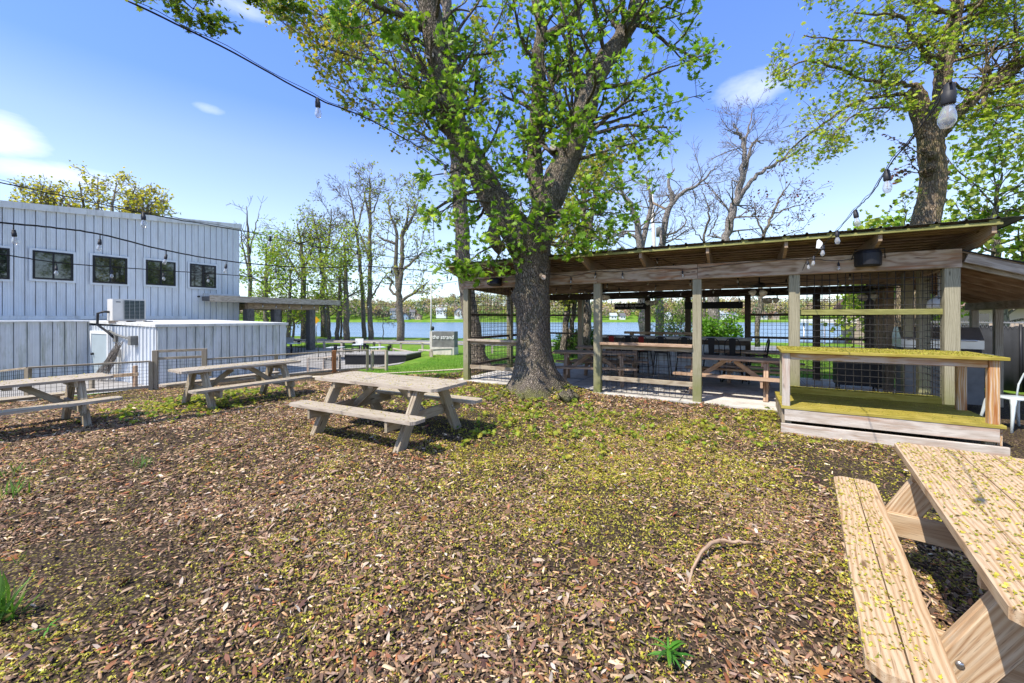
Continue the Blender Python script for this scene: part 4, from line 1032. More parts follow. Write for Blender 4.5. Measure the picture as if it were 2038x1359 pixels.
# ------------------------------------------------------------------ picnic tables
def picnic(label, L, top, leg, seat=None, width=.71, overhang=.33, nplank=5, group='picnic tables', seatplank=2, gap=.006, so=.63, sw=.265):
    r = proto('picnic_table', label, 'picnic table', group)
    seat = seat or top; zt, zs = .74, .435
    b = MB(); pw = width / nplank
    def clipped(y, w, z, sgn, cut):
        h = w / 2 - gap / 2; a = L / 2
        lo, hi = (cut, 0) if sgn < 0 else (0, cut) if sgn > 0 else (0, 0)
        b.prism([(-a + lo, y - h, z), (a - lo, y - h, z), (a, y - h + lo, z), (a, y + h - hi, z), (a - hi, y + h, z), (-a + hi, y + h, z), (-a, y + h - hi, z), (-a, y - h + lo, z)] if cut else [], (0, 0, .038))
    for k in range(nplank):
        y = -width / 2 + pw * (k + .5); e = R.uniform(-.006, .006)
        if k in (0, nplank - 1): clipped(y, pw, zt - .038, -1 if k == 0 else 1, .055)
        else: b.board((-L / 2 + e, y, zt - .019), (L / 2 - e, y, zt - .019), pw - gap, .038, ch=.005)
    b.build('tabletop', M[top], r)
    for sy in (-1, 1):
        b = MB()
        for k in range(seatplank):
            y = sy * so - sw / 2 + sw / seatplank * (k + .5); clipped(y, sw / seatplank, zs - .038, -1 if k == 0 else 1, .045)
        b.build('bench_seat', M[seat], r)
    xl = L / 2 - overhang
    for sx in (-1, 1):
        x = sx * xl
        for sy in (-1, 1):
            b = MB(); 
            for k in (-1, 1): b.board((x + k * .0202, sy * .60, -.02), (x + k * .0202, sy * .21, zt - .04), .14, .038, up=(1, 0, 0), ch=.006)
            b.build('leg', M[leg], r)
        b = MB(); b.board((x - sx * .062, -(so + sw / 2 - .02), zs - .105), (x - sx * .062, so + sw / 2 - .02, zs - .105), .04, .135); b.build('seat_support', M[leg], r)
        b = MB(); b.board((x - sx * .062, -width / 2 + .03, zt - .085), (x - sx * .062, width / 2 - .03, zt - .085), .04, .088); b.build('top_cleat', M[leg], r)
        b = MB(); b.board((x - sx * .09, 0, zs - .12), (x - sx * .56, 0, zt - .07), .04, .09); b.build('brace', M[leg], r)
        b = MB()
        for sy in (-1, 1):
            for yy, zz in ((.42, .36), (.47, .31), (.27, .65)): b.lathe((x + sx * .040, sy * yy, zz), [(.013, 0), (.012, .006), (.004, .009)], 8, (sx, 0, 0))
        b.build('bolt', M['steel'], r)
    b = MB(); b.board((0, -width / 2 + .05, zt - .06), (0, width / 2 - .05, zt - .06), .088, .04); b.build('middle_cleat', M[leg], r)
    return r
def place(o, c, ang, lab=None, roll=0.0):
    o.location = c; o.rotation_euler = (roll, 0, ang)
    if lab: o['label'] = lab
# middle table (weathered grey)
pa, pb = at(664, 745, 6.18), at(904, 768, 5.14)
c = (pa + pb) / 2; ang = math.atan2(pb.y - pa.y, pb.x - pa.x)
TAB = {}
t1 = picnic('weathered grey picnic table standing alone in the middle of the mulch', 2.22, 'wood_grey', 'wood_leg', width=.76, overhang=.36)
place(t1, (c.x, c.y, gzf(c.x, c.y) - .01), ang); TAB['mid'] = (t1, 2.22)
# two grey tables along the fence
d = Vector((.52, .854, 0)); nrm = Vector((-.854, .52, 0))
t2 = picnic('grey picnic table in front of the fence gate and shed', 2.15, 'wood_grey', 'wood_leg', overhang=.36)
q = Vector((-5.70, 6.97, 0)); c = q + d * 1.075 + nrm * .36; place(t2, (c.x, c.y, gzf(c.x, c.y) - .02), math.atan2(d.y, d.x)); TAB['gate'] = (t2, 2.15)
t3 = dup(t2, (0, 0, 0), 0, 'grey picnic table with a mossy bench, cut off by the left edge')
q = Vector((-6.36, 6.44, 0)); c = q - d * 1.075 + nrm * .36; place(t3, (c.x, c.y, gzf(c.x, c.y) - .03), math.atan2(d.y, d.x)); TAB['edge'] = (t3, 2.15)
# fresh tan table close to the camera, standing slightly tilted
t4 = picnic('close-up tan picnic table strewn with yellow maple flowers', 2.02, 'wood_new', 'wood_new', width=.76, overhang=.36, nplank=5, so=.585, sw=.235)
u = Vector((-.590, -.807, 0)); v = Vector((.807, -.590, 0))
corner = at(1776, 878, 2.785); c = corner + u * 1.01 + v * .38
t4.location = (c.x, c.y, .0); t4.rotation_euler = (0, 0, math.atan2(u.y, u.x)); TAB['close'] = (t4, 2.02)
# red-brown tables inside the pavilion
def inside(L, a, c2, lab, src=None, depth=.36):
    a, c2 = Vector(a), Vector(c2); dd = (c2 - a).normalized(); nn = Vector((-dd.y, dd.x, 0)); c = (a + c2) / 2 + nn * depth
    o = picnic(lab, L, 'wood_red', 'wood_red', group='picnic tables inside the pavilion') if src is None else dup(src, (0, 0, 0), 0, lab)
    place(o, (c.x, c.y, .026), math.atan2(dd.y, dd.x)); return o
i1 = inside(1.95, (3.50, 8.6, 0), (5.15, 7.5, 0), 'red-brown picnic table seen through the open bay of the pavilion')
for (a, c2, lab) in (((5.0, 9.95, 0), (6.7, 9.0, 0), 'red-brown picnic table between the bar end and the open bay table'), ((.95, 9.62, 0), (2.85, 9.2, 0), 'picnic table inside the pavilion directly behind the maple trunk'), ((1.75, 11.2, 0), (3.6, 10.55, 0), 'picnic table in the pavilion behind the one by the maple trunk')):
    inside(1.95, a, c2, lab, i1)
# ------------------------------------------------------------------ trees
def spline(pts, k=6, wob=0.0):
    P = [Vector(p) for p in pts]; P = [P[0] * 2 - P[1]] + P + [P[-1] * 2 - P[-2]]
    out = []
    for i in range(1, len(P) - 2):
        for j in range(k):
            t = j / k; a, b, c, d = P[i - 1], P[i], P[i + 1], P[i + 2]
            out.append(.5 * ((2 * b) + (c - a) * t + (2 * a - 5 * b + 4 * c - d) * t * t + (3 * b - a - 3 * c + d) * t ** 3))
    out.append(P[-2])
    if wob: out = [p + Vector((R.gauss(0, wob), R.gauss(0, wob), R.gauss(0, wob))) if 0 < i < len(out) - 1 else p for i, p in enumerate(out)]
    return out
def limb(b, pts, radii, n=12, k=6, wob=.01, jag=.05):
    path = spline(pts, k, wob); m = len(path)
    rr = [float(np.interp(i / (m - 1) * (len(radii) - 1), range(len(radii)), radii)) for i in range(m)]
    b.tube(path, rr, n, True, jag); return path, rr
def rdir():
    v = Vector((R.gauss(0, 1), R.gauss(0, 1), R.gauss(0, 1))); return v.normalized()
def grow(b, anc, p, d, L, r, lev, P, ok=None):
    n = max(3, int(L / P['seg'])); pts = [Vector(p)]; d = Vector(d).normalized(); rad = [r]
    for i in range(n):
        d = (d + rdir() * P['wander'] + Vector((0, 0, P['up']))).normalized()
        q = pts[-1] + d * (L / n)
        if ok and not ok(q): break
        pts.append(q); rad.append(max(P.get('minr', .003), r * (1 - (.62 if lev else .75) * (i + 1) / n)))
    if len(pts) < 2: return
    b.tube(pts, rad, 7 if r > .06 else 5 if r > .02 else 3, True, 0, cap=r > .02)
    if lev == 0:
        for q in pts[1:]: anc.append(q)
        return
    if lev == 1 and P.get('leafy1'):
        for q in pts[len(pts) // 2:]: anc.append(q)
    k = P['nb'][lev]
    for j in range(k):
        f = R.uniform(P.get('f0', .25), 1.0); x = f * (len(pts) - 1); i = min(int(x), len(pts) - 2)
        q = pts[i].lerp(pts[i + 1], x - i); t = (pts[i + 1] - pts[i]).normalized()
        s = t.cross(rdir()).normalized(); a = math.radians(R.uniform(*P['ang']))
        dd = t * math.cos(a) + s * math.sin(a)
        grow(b, anc, q, dd, L * R.uniform(*P['ratio']) * (1.15 - .5 * f), max(P.get('minr', .003), rad[i] * .62), lev - 1, P, ok)
def along(path, rr, n, f0, f1):
    out = []
    for _ in range(n):
        f = R.uniform(f0, f1) * (len(path) - 1); i = min(int(f), len(path) - 2)
        out.append((path[i].lerp(path[i + 1], f - i), (path[i + 1] - path[i]).normalized(), rr[i]))
    return out
def branchlets(b, anc, path, rr, n, f0, f1, L, lev, P, r=None, ok=None, bias=None, ang=(35, 80)):
    for q, t, ra in along(path, rr, n, f0, f1):
        s = t.cross(rdir()).normalized()
        if bias is not None: s = (s + Vector(bias)).normalized()
        a = math.radians(R.uniform(*ang)); grow(b, anc, q, t * math.cos(a) + s * math.sin(a), L * R.uniform(.6, 1.2), r or min(ra * .35, .05), lev, P, ok)

MAPLE = [(0, -.15, .02)]
_m = [(0, -.5), (.10, -.18), (.42, -.36), (.34, -.08), (.56, .06), (.30, .16), (.36, .40), (.13, .26), (0, .56)]
_m = _m + [(-x, y) for x, y in _m[-2:0:-1]]
MAPLE = [(0, 0, .06)] + [(x, y, -.10 * abs(x) * 2 - .06 * y) for x, y in _m]
MAPLE_F = [(0, i, i % (len(MAPLE) - 1) + 1) for i in range(1, len(MAPLE))]
OVAL = [(0, -.5, 0), (.3, -.1, .08), (.22, .25, .05), (0, .55, -.05), (-.22, .25, .05), (-.3, -.1, .08)]
OVAL_F = [(0, 1, 2, 3), (0, 3, 4, 5)]
CLUMP = [(-.5, -.2, 0), (.1, -.5, .15), (.5, .1, -.1), (-.1, .5, .1), (-.4, .1, -.35), (.3, -.2, .4), (.45, .4, .1), (-.2, .3, -.2)]
CLUMP_F = [(0, 1, 2, 3), (4, 5, 6, 7)]
def leaves(name, anc, per, spread, size, cols, w, parent, tmpl='maple', droop=.5, jit=.2, mat='leaf', cap=None):
    A = np.array([tuple(a) for a in anc]); A = np.repeat(A, per, axis=0)
    if cap and len(A) > cap: A = A[NR.permutation(len(A))[:cap]]
    N = len(A); pos = A + NR.normal(size=(N, 3)) * spread
    T, TF = {'maple': (MAPLE, MAPLE_F), 'oval': (OVAL, OVAL_F), 'clump': (CLUMP, CLUMP_F)}[tmpl]
    nrm = np.tile([0, -.15, 1.0], (N, 1)); fr = frames(N, nrm, droop)
    sz = size * NR.uniform(.55, 1.25, N)
    vt = stamp(T, pos, sz, fr)
    return fast_mesh(name, vt, TF, len(T), palette(N, cols, w, jit), M[mat], parent)
def tree(name, label, base, group=None): return thing(name, label, 'tree', base, group)
def inpoly(poly):
    X = [p[0] for p in poly]; Y = [p[1] for p in poly]; n = len(poly)
    def f(x, y):
        c = False; j = n - 1
        for i in range(n):
            if (Y[i] > y) != (Y[j] > y) and x < (X[j] - X[i]) * (y - Y[i]) / (Y[j] - Y[i]) + X[i]: c = not c
            j = i
        return c
    return f

# ---- the big maple in front of the pavilion
def big_maple():
    D = 8.5; base = at(1065, 790, D); base.z = gzf(base.x, D)
    root = tree('maple_tree', 'big forked maple with deeply furrowed trunk in front of the pavilion', base)
    b = MB()
    A = lambda x, y, dz=0.0: at(x, y, D + dz)
    # flared trunk with irregular outline
    rows = [(800, 1068, 74, .9), (775, 1067, 64, .8), (755, 1065, 48, .55), (735, 1063, 40, .35), (705, 1061, 34.5, .22), (660, 1060, 32, .15), (615, 1061, 32.5, .12), (590, 1058, 35, .2), (570, 1060, 33, .1), (540, 1060, 34, .1), (515, 1056, 37, .15), (495, 1050, 42, .2), (472, 1048, 46, .2), (450, 1052, 44, .25)]
    n = 40; vs = []
    for y, x, rpx, fl in rows:
        c = A(x, y); r = rpx / F * D
        for k in range(n):
            a = 2 * math.pi * k / n
            lob = fl * (.30 * max(0, math.cos(2.5 * a + .6)) ** 3 + .35 * max(0, math.cos(1.5 * a - .4)) ** 4) + .035 * math.sin(5 * a + y * .03) + .03 * math.sin(9 * a + y * .05) + R.uniform(-.012, .012)
            if abs(y - 592) < 14 and math.cos(a - math.pi) > .5: lob += .16      # burl on the left side
            vs.append(c + Vector((math.cos(a), math.sin(a) * .92, 0)) * r * (1 + lob))
    b.add(vs, [(j * n + (k + 1) % n, j * n + k, (j + 1) * n + k, (j + 1) * n + (k + 1) % n) for j in range(len(rows) - 1) for k in range(n)], None, True)
    L1 = limb(b, [A(1052, 500), A(1018, 445), A(988, 405, .1), A(955, 345, .2), A(930, 300, .25), A(905, 250, .2), A(893, 212, .15), A(884, 165, .1), A(872, 110, 0), A(862, 55, -.1), A(848, -30, -.2), A(835, -160, -.3), A(840, -300, -.3)], [.36, .33, .30, .28, .27, .27, .27, .25, .245, .235, .21, .16, .09], 16, 5, .012, .05)
    L2 = limb(b, [A(1062, 500), A(1078, 445, -.05), A(1094, 395, -.1), A(1118, 340, -.1), A(1134, 300, -.1), A(1150, 262), A(1162, 228, .1), A(1180, 165, .2), A(1205, 118, .3), A(1232, 85, .35), A(1262, 25, .4), A(1282, -50, .5), A(1290, -180, .5), A(1300, -300, .5)], [.34, .30, .30, .29, .27, .26, .25, .24, .22, .2, .18, .16, .12, .07], 16, 5, .012, .05)
    L3 = limb(b, [A(1080, 420, .25), A(1068, 370, .4), A(1064, 310, .5), A(1066, 240, .55), A(1074, 170, .6), A(1070, 110, .6), A(1078, 60, .6), A(1068, 10, .65), A(1060, -80, .7), A(1050, -200, .7)], [.19, .17, .165, .155, .15, .145, .125, .11, .09, .05], 12, 5, .012, .06)
    L4 = limb(b, [A(1080, 78, .6), A(1105, 62, .5), A(1135, 40, .4), A(1152, 0, .3), A(1165, -90, .3)], [.10, .11, .10, .085, .05], 9, 5, .01, .05)
    L5 = limb(b, [A(852, 62), A(820, 40, -.2), A(785, 25, -.5), A(740, 8, -.9), A(690, -35, -1.2)], [.09, .07, .06, .045, .02], 8, 5, .012, .04)
    # cut stubs and burls
    limb(b, [A(897, 215, 0), A(884, 205, -.3), A(872, 203, -.4)], [.22, .17, .10], 12, 4, .01, .08)
    limb(b, [A(990, 440, -.1), A(982, 470, -.22), A(1000, 500, -.2)], [.10, .14, .12], 10, 4, .01, .1)
    limb(b, [A(1078, 548, -.25), A(1082, 552, -.42)], [.07, .055], 10, 3, 0, .03)
    limb(b, [A(1100, 298, -.05), A(1101, 294, -.36)], [.08, .07], 10, 3, 0, .03)
    limb(b, [A(858, 112, 0), A(856, 110, -.32)], [.1, .085], 10, 3, 0, .03)
    # surface roots
    for pts, r in (([(1030, 765), (1005, 782), (975, 790), (945, 793)], .07), ([(1050, 775), (1040, 790), (1035, 800)], .08), ([(1095, 765), (1125, 772), (1150, 780)], .07), ([(1060, 775), (1080, 792), (1110, 800)], .045), ([(1010, 780), (990, 792), (970, 795)], .04)):
        pp = []
        for k, (x, y) in enumerate(pts):
            q = G(x, y + 6); q.z = float(ground_z(q.x, q.y)) + .02 - .03 * k / len(pts); pp.append(q)
        limb(b, pp, [r, r * .7, r * .35], 7, 4, .01, .12)
    anc = []
    poly = inpoly([(600, -420), (640, 20), (700, 150), (722, 222), (800, 250), (832, 340), (842, 420), (838, 500), (880, 555), (960, 552), (1000, 545), (1105, 552), (1150, 500), (1212, 490), (1300, 400), (1350, 325), (1345, 270), (1410, 200), (1445, 95), (1395, 60), (1400, 5), (1430, -420)])
    def ok(q):
        if q.y < 4.5 or q.y > 12.5: return False
        return poly(CX + q.x / q.y * F, HY - (q.z - H) / q.y * F)
    P = dict(seg=.16, wander=.22, up=.035, nb=[0, 4, 4], ang=(28, 70), ratio=(.35, .6), minr=.0028, leafy1=True, f0=.2)
    for (pa, rr), n, f0, f1, Ln in ((L1, 34, .12, .98, 1.5), (L2, 46, .10, .98, 1.7), (L3, 24, .1, .98, 1.35), (L4, 10, .2, 1, 1.3), (L5, 10, .2, 1, 1.0)):
        branchlets(b, anc, pa, rr, n, f0, f1, Ln, 2, P, None, ok)
    # long side boughs
    for pts, r in (([A(1120, 330, 0), A(1175, 310, -.3), A(1240, 290, -.4), A(1310, 270, -.3)], .05), ([A(1175, 175, .1), A(1250, 165, -.3), A(1330, 135, -.4), A(1425, 100, -.5)], .05),
                   ([A(1150, 255, 0), A(1220, 240, .3), A(1300, 215, .4), A(1390, 190, .5)], .05), ([A(1260, 30, .4), A(1320, 40, .1), A(1390, 15, 0)], .045), ([A(1080, 430, -.2), A(1140, 410, -.6), A(1210, 380, -.8), A(1270, 350, -.8)], .04),
                   ([A(900, 240, 0), A(850, 200, -.6), A(790, 165, -.9), A(725, 150, -1.2)], .045), ([A(940, 320, .1), A(900, 340, -.4), A(860, 350, -.7), A(835, 345, -.8)], .03), ([A(985, 405, .0), A(930, 400, -.6), A(880, 420, -.9), A(845, 440, -1.0)], .03),
                   ([A(1000, 480, -.2), A(960, 500, -.6), A(920, 530, -.8), A(890, 545, -.9)], .025), ([A(890, 220, 0), A(850, 225, -.5), A(790, 222, -.8), A(730, 215, -1.0)], .03), ([A(1000, 490, -.1), A(975, 470, -.5), A(1030, 500, -.7)], .02),
                   ([A(1090, 430, -.3), A(1150, 430, -.8), A(1215, 425, -1.0), A(1255, 440, -1.0)], .03), ([A(1080, 480, -.3), A(1120, 490, -.7), A(1170, 480, -.9), A(1205, 470, -.9)], .02), ([A(930, 330, -.2), A(945, 300, -.6), A(925, 265, -.8)], .02), ([A(960, 380, -.2), A(985, 350, -.7), A(1010, 310, -.9)], .02), ([A(1130, 320, -.2), A(1120, 280, -.7), A(1140, 230, -.9)], .02), ([A(1010, 470, -.3), A(985, 520, -.6), A(950, 545, -.8)], .02), ([A(1045, 470, -.4), A(1065, 455, -.6), A(1060, 430, -.7)], .015), ([A(900, 260, -.2), A(915, 235, -.6), A(905, 200, -.8)], .02),
                   ([A(1085, 460, -.2), A(1110, 470, -.5), A(1150, 450, -.7), A(1195, 460, -.7)], .025)):
        pa, rr = limb(b, pts, [r, r * .7, r * .3, r * .15], 6, 5, .012, .03)
        branchlets(b, anc, pa, rr, 11, .15, 1.0, .75, 1, P, .008, ok)
        anc += pa[-6:]
    b.build('trunk', M['bark_maple'], root)
    leaves('crown', anc, 2, .07, .128, [(.15, .30, .02), (.21, .38, .03), (.30, .46, .045), (.41, .54, .07)], [3, 4, 3, 1.2], root, 'maple', .8, cap=10200)
    # cut faces of the stubs
    for x, y, dz, r in ((1082, 552, -.43, .052), (1101, 294, -.37, .066), (856, 110, -.33, .08)):
        q = A(x, y, dz); cb = MB(); cb.lathe(q, [(r, 0), (r * .9, .012), (r * .4, .008)], 12, (0, -1, .1)); cb.build('cut_stub', M['wood_white'], root)
big_maple()

# ---- tall flowering tree behind it
def tall_tree():
    D = 14.6; base = at(957, 728, D)
    root = tree('maple_tree', 'very tall slim maple with yellow-green blossom behind the big forked maple', base)
    b = MB(); A = lambda x, y, dz=0.0: at(x, y, D + dz)
    T = limb(b, [A(958, 742), A(954, 722), A(946, 680), A(934, 610), A(924, 540), A(918, 440), A(911, 340), A(905, 250), A(897, 130), A(890, 20), A(885, -120), A(890, -300)], [.50, .36, .30, .28, .28, .27, .25, .23, .21, .19, .14, .06], 14, 5, .015, .06)
    anc = []
    P = dict(seg=.35, wander=.16, up=.02, nb=[0, 4, 4], ang=(22, 60), ratio=(.35, .55), minr=.006, leafy1=True, f0=.15)
    ok0 = inpoly([(480, -700), (505, 0), (560, 45), (640, 165), (720, 250), (800, 295), (880, 300), (960, 260), (1010, 180), (1100, 60), (1300, -100), (1300, -700)])
    ok = lambda q: ok0(CX + q.x / q.y * F, HY - (q.z - H) / q.y * F)
    for pts, r in (([A(905, 260), A(850, 205, -.6), A(770, 125, -1.2), A(690, 60, -1.6), (A(600, 5, -2.0))], .10), ([A(900, 200), A(820, 110, .4), A(740, 30, .6), A(640, -60, .8)], .11), ([A(893, 70), A(800, 15, .2), A(700, -60, .3), A(560, -120, .2)], .12),
                   ([A(908, 300), A(840, 270, -.4), A(780, 225, -.8), A(700, 185, -1.2)], .06), ([A(903, 240), A(940, 150, .4), A(985, 60, .6), A(1010, -40, .8)], .07), ([A(890, 20), A(830, -80, .4), A(740, -200, .6)], .1), ([A(888, -60), A(960, -150, 0), A(1060, -260, 0)], .09),
                   ([A(770, 125, -1.2), A(700, 110, -1.6), A(630, 85, -2.0), A(560, 30, -2.3)], .05), ([A(780, 70, .5), A(700, 60, .3), A(630, 30, .2), A(540, -20, 0)], .06)):
        pa, rr = limb(b, pts, [r, r * .75, r * .5, r * .2], 7, 5, .03, .03)
        branchlets(b, anc, pa, rr, 24, .08, 1, 1.7, 2, P, None, ok, ang=(25, 65))
    b.build('trunk', M['bark_tall'], root)
    leaves('crown', anc, 2, .16, .13, [(.36, .40, .05), (.52, .48, .07), (.56, .43, .08), (.24, .36, .04)], [3, 4, 2, 3], root, 'clump', .9, cap=6500)
tall_tree()

# ---- knotty tree on the right
def right_tree():
    D = 10.7; base = at(1800, 752, D)
    root = tree('knotty_maple_tree', 'knotty pruned maple with light yellow-green leaves rising over the pavilion roof', base)
    b = MB(); A = lambda x, y, dz=0.0: at(x, y, D + dz)
    T = limb(b, [A(1798, 760), A(1800, 700), A(1808, 620), A(1825, 520), A(1842, 440), A(1854, 390), A(1857, 340), A(1852, 300), A(1852, 265)], [.40, .33, .31, .30, .29, .275, .265, .27, .27], 18, 4, .006, .035)
    for x, y, r in ((1876, 400, .06), (1882, 345, .06), (1880, 357, .05), (1834, 345, .05), (1848, 330, .05), (1836, 300, .05), (1880, 325, .05)):
        q = A(x, y, -.12); limb(b, [A(1856, y + 4, -.02), q, q + Vector((.05, -.05, .05))], [r * 1.6, r, r * .5], 9, 4, .01, .12)
    for x, y in ((1850, 308), (1853, 334)):
        limb(b, [A(1854, y, -.2), A(x, y, -.42)], [.11, .09], 10, 3, 0, .05)
    S = limb(b, [A(1845, 275), A(1832, 240), A(1818, 195, -.1), A(1808, 186, -.1)], [.2, .17, .16, .15], 12, 5, .01, .07)
    Cn = limb(b, [A(1855, 275), A(1866, 220, .1), A(1876, 160, .1), A(1884, 110, .1), A(1894, 60, .1), A(1905, 10, .1), A(1915, -70, .1), A(1920, -200, .1)], [.22, .19, .18, .165, .15, .13, .10, .05], 12, 5, .015, .06)
    S2 = limb(b, [A(1858, 262), A(1846, 215, .3), A(1828, 175, .4), A(1812, 168, .4)], [.14, .12, .09, .05], 9, 5, .01, .06)
    Rt = limb(b, [A(1868, 270), A(1895, 236, -.2), A(1945, 190, -.4), A(1985, 160, -.5), A(2040, 122, -.6), A(2130, 60, -.8)], [.17, .16, .14, .13, .115, .06], 10, 5, .015, .05)
    anc = []
    P = dict(seg=.22, wander=.2, up=-.01, nb=[0, 5, 4], ang=(25, 65), ratio=(.35, .6), minr=.004, leafy1=True, f0=.1)
    ok0 = inpoly([(1590, -600), (1600, 30), (1535, 80), (1530, 175), (1560, 200), (1590, 240), (1545, 300), (1545, 345), (1620, 335), (1700, 300), (1780, 240), (1830, 230), (1905, 300), (2060, 300), (2500, 330), (2500, -600)])
    ok = lambda q: ok0(CX + q.x / q.y * F, HY - (q.z - H) / q.y * F)
    lim = []
    for pts, r in (([A(1876, 115), A(1845, 108, -.3), A(1820, 75, -.5), A(1795, 35, -.6), A(1770, 30, -.8), A(1700, 25, -1.2)], .075), ([A(1873, 140), A(1842, 118, -.5), A(1830, 85, -.8), A(1800, 95, -1.1), A(1700, 80, -1.4), A(1600, 70, -1.6)], .05),
                   ([A(1812, 170, .2), A(1760, 165, -.4), A(1700, 150, -.8), A(1620, 120, -1.2), A(1545, 150, -1.5)], .055), ([A(1815, 190, .1), A(1760, 190, .5), A(1700, 205, .8), A(1640, 245, 1.0), A(1580, 290, 1.2), A(1550, 330, 1.3)], .06),
                   ([A(1890, 75), A(1925, 45, .3), A(1970, 20, .5), A(2040, 30, .6)], .055), ([A(1895, 50), A(1940, 20, -.4), A(1990, -40, -.7), A(2060, -80, -.8)], .06), ([A(1955, 185, -.4), A(1970, 215, -.7), A(2010, 210, -1.0), A(2080, 215, -1.2)], .05),
                   ([A(1900, 165, 0), A(1935, 190, .4), A(1975, 240, .7), A(2040, 270, .9)], .04), ([A(2020, 130, -.5), A(2022, 60, -.3), A(2018, -30, -.2)], .06), ([A(1905, 10, 0), A(1850, -50, .3), A(1760, -110, .6), A(1650, -120, .8)], .07), ([A(1900, 30, 0), A(1820, 0, -.8), A(1720, -40, -1.2), A(1620, -10, -1.6)], .06),
                   ([A(1815, 185, 0), A(1780, 210, -.6), A(1740, 215, -1.0), A(1690, 235, -1.3), A(1640, 290, -1.5)], .04), ([A(1915, -70), A(1990, -150, 0), A(2080, -200, 0)], .07)):
        pa, rr = limb(b, pts, [r, r * .8, r * .6, r * .45, r * .25], 7, 5, .02, .03)
        branchlets(b, anc, pa, rr, 17, .12, 1, 1.0, 2, P, None, ok); anc += pa[-8:]
    branchlets(b, anc, *Cn, 16, .3, 1, 1.2, 2, P, None, ok); branchlets(b, anc, *Rt, 18, .25, 1, 1.2, 2, P, None, ok)
    b.build('trunk', M['bark_right'], root)
    leaves('crown', anc, 2, .09, .10, [(.30, .44, .03), (.42, .52, .045), (.52, .57, .07), (.19, .33, .025)], [3, 4, 3, 2], root, 'maple', .75, cap=10500)
    # reddish sprouts at the trunk
    anc = []; b = MB()
    for pts in ([A(1835, 352, -.3), A(1812, 320, -.6), A(1795, 285, -.8)], [A(1835, 345, -.3), A(1800, 340, -.6), A(1770, 345, -.9)], [A(1838, 310, -.3), A(1805, 290, -.5), A(1775, 275, -.7)]):
        pa, rr = limb(b, pts, [.016, .01, .004], 5, 5, .01); anc += pa[3:]
        branchlets(b, anc, pa, rr, 4, .3, 1, .3, 0, P, .005)
    s_ = b.build('sprout', M['bark_right'], root); leaves('sprout_leaves', anc, 2, .05, .09, [(.10, .035, .025), (.16, .05, .035), (.10, .08, .03)], None, s_, 'maple', .9)
    anc = []; b = MB()
    pa, rr = limb(b, [A(1800, 455, -.5), A(1802, 420, -.6), A(1795, 385, -.7)], [.012, .008, .004], 5, 5, .01); anc += pa[2:]
    branchlets(b, anc, pa, rr, 9, .1, 1, .35, 0, P, .005)
    s_ = b.build('sprout', M['bark_right'], root); leaves('sprout_leaves', anc, 1, .06, .10, [(.10, .17, .03), (.14, .20, .04), (.13, .10, .04)], None, s_, 'maple', .9)
right_tree()

# overhanging bough at the top left: belongs to a tree standing outside the frame
def edge_tree():
    base = Vector((-9.5, 3.2, gzf(-9.5, 3.2)))
    root = tree('maple_tree', 'maple mostly out of frame, one leafy bough tip hanging in at the top left', base)
    b = MB(); anc = []
    limb(b, [base, base + Vector((.1, 0, 3)), base + Vector((.3, .2, 6)), base + Vector((.2, .3, 9))], [.3, .24, .18, .08], 10, 5, .02, .05)
    pa, rr = limb(b, [base + Vector((.3, .2, 5.8)), at(120, -130, 7.3), at(250, -50, 7.6), at(340, -10, 7.8), at(400, 25, 7.9)], [.08, .06, .04, .02, .006], 6, 6, .02)
    P = dict(seg=.18, wander=.2, up=-.03, nb=[0, 4, 4], ang=(25, 65), ratio=(.35, .6), minr=.003, leafy1=True)
    ok = lambda q: HY - (q.z - H) / q.y * F < 62 and q.y > 4
    branchlets(b, anc, pa, rr, 16, .45, 1, .6, 1, P, .008, ok)
    pa, rr = limb(b, [at(250, -60, 7.6), at(400, -60, 8.2), at(520, -20, 8.6), at(585, 25, 8.8)], [.03, .025, .012, .005], 5, 5, .02)
    branchlets(b, anc, pa, rr, 12, .5, 1, .45, 1, P, .006, lambda q: HY - (q.z - H) / q.y * F < 40)
    b.build('trunk', M['bark_maple'], root)
    leaves('crown', anc, 3, .07, .11, [(.10, .20, .015), (.16, .24, .02), (.22, .27, .03)], None, root, 'maple', .8)
edge_tree()

# ---- bare and budding trees beyond the pavilion
BARE = dict(seg=.5, wander=.20, up=.03, nb=[0, 4, 5, 4], ang=(25, 60), ratio=(.38, .62), minr=.011, f0=.2)
def bare(name, label, D, limbs, n, L, lev, bk='bark_bare', leafcol=None, leafn=1, leafsize=.2, P=None, group=None, spread=.25, cap=None, tmpl='clump', base=None):
    A = lambda x, y, dz=0.0: at(x, y, D + dz)
    x0, y0 = limbs[0][0][0][:2]
    bs = A(x0, y0) if base is None else base
    root = tree(name, label, bs, group)
    b = MB(); anc = []; P = dict(BARE, **(P or {}))
    for pts, rad, k in limbs:
        pa, rr = limb(b, [A(*p) for p in pts], [q * .72 for q in rad], 9, 5, .03, .05)
        branchlets(b, anc, pa, rr, int(1.4 * (k if k else n)), .3, 1, L, lev, P, None, None)
        anc += pa[-3:]
    b.build('trunk', M[bk], root)
    if leafcol: leaves('crown', anc, leafn, spread, leafsize, leafcol, None, root, tmpl, 1.0, cap=cap)
    return root
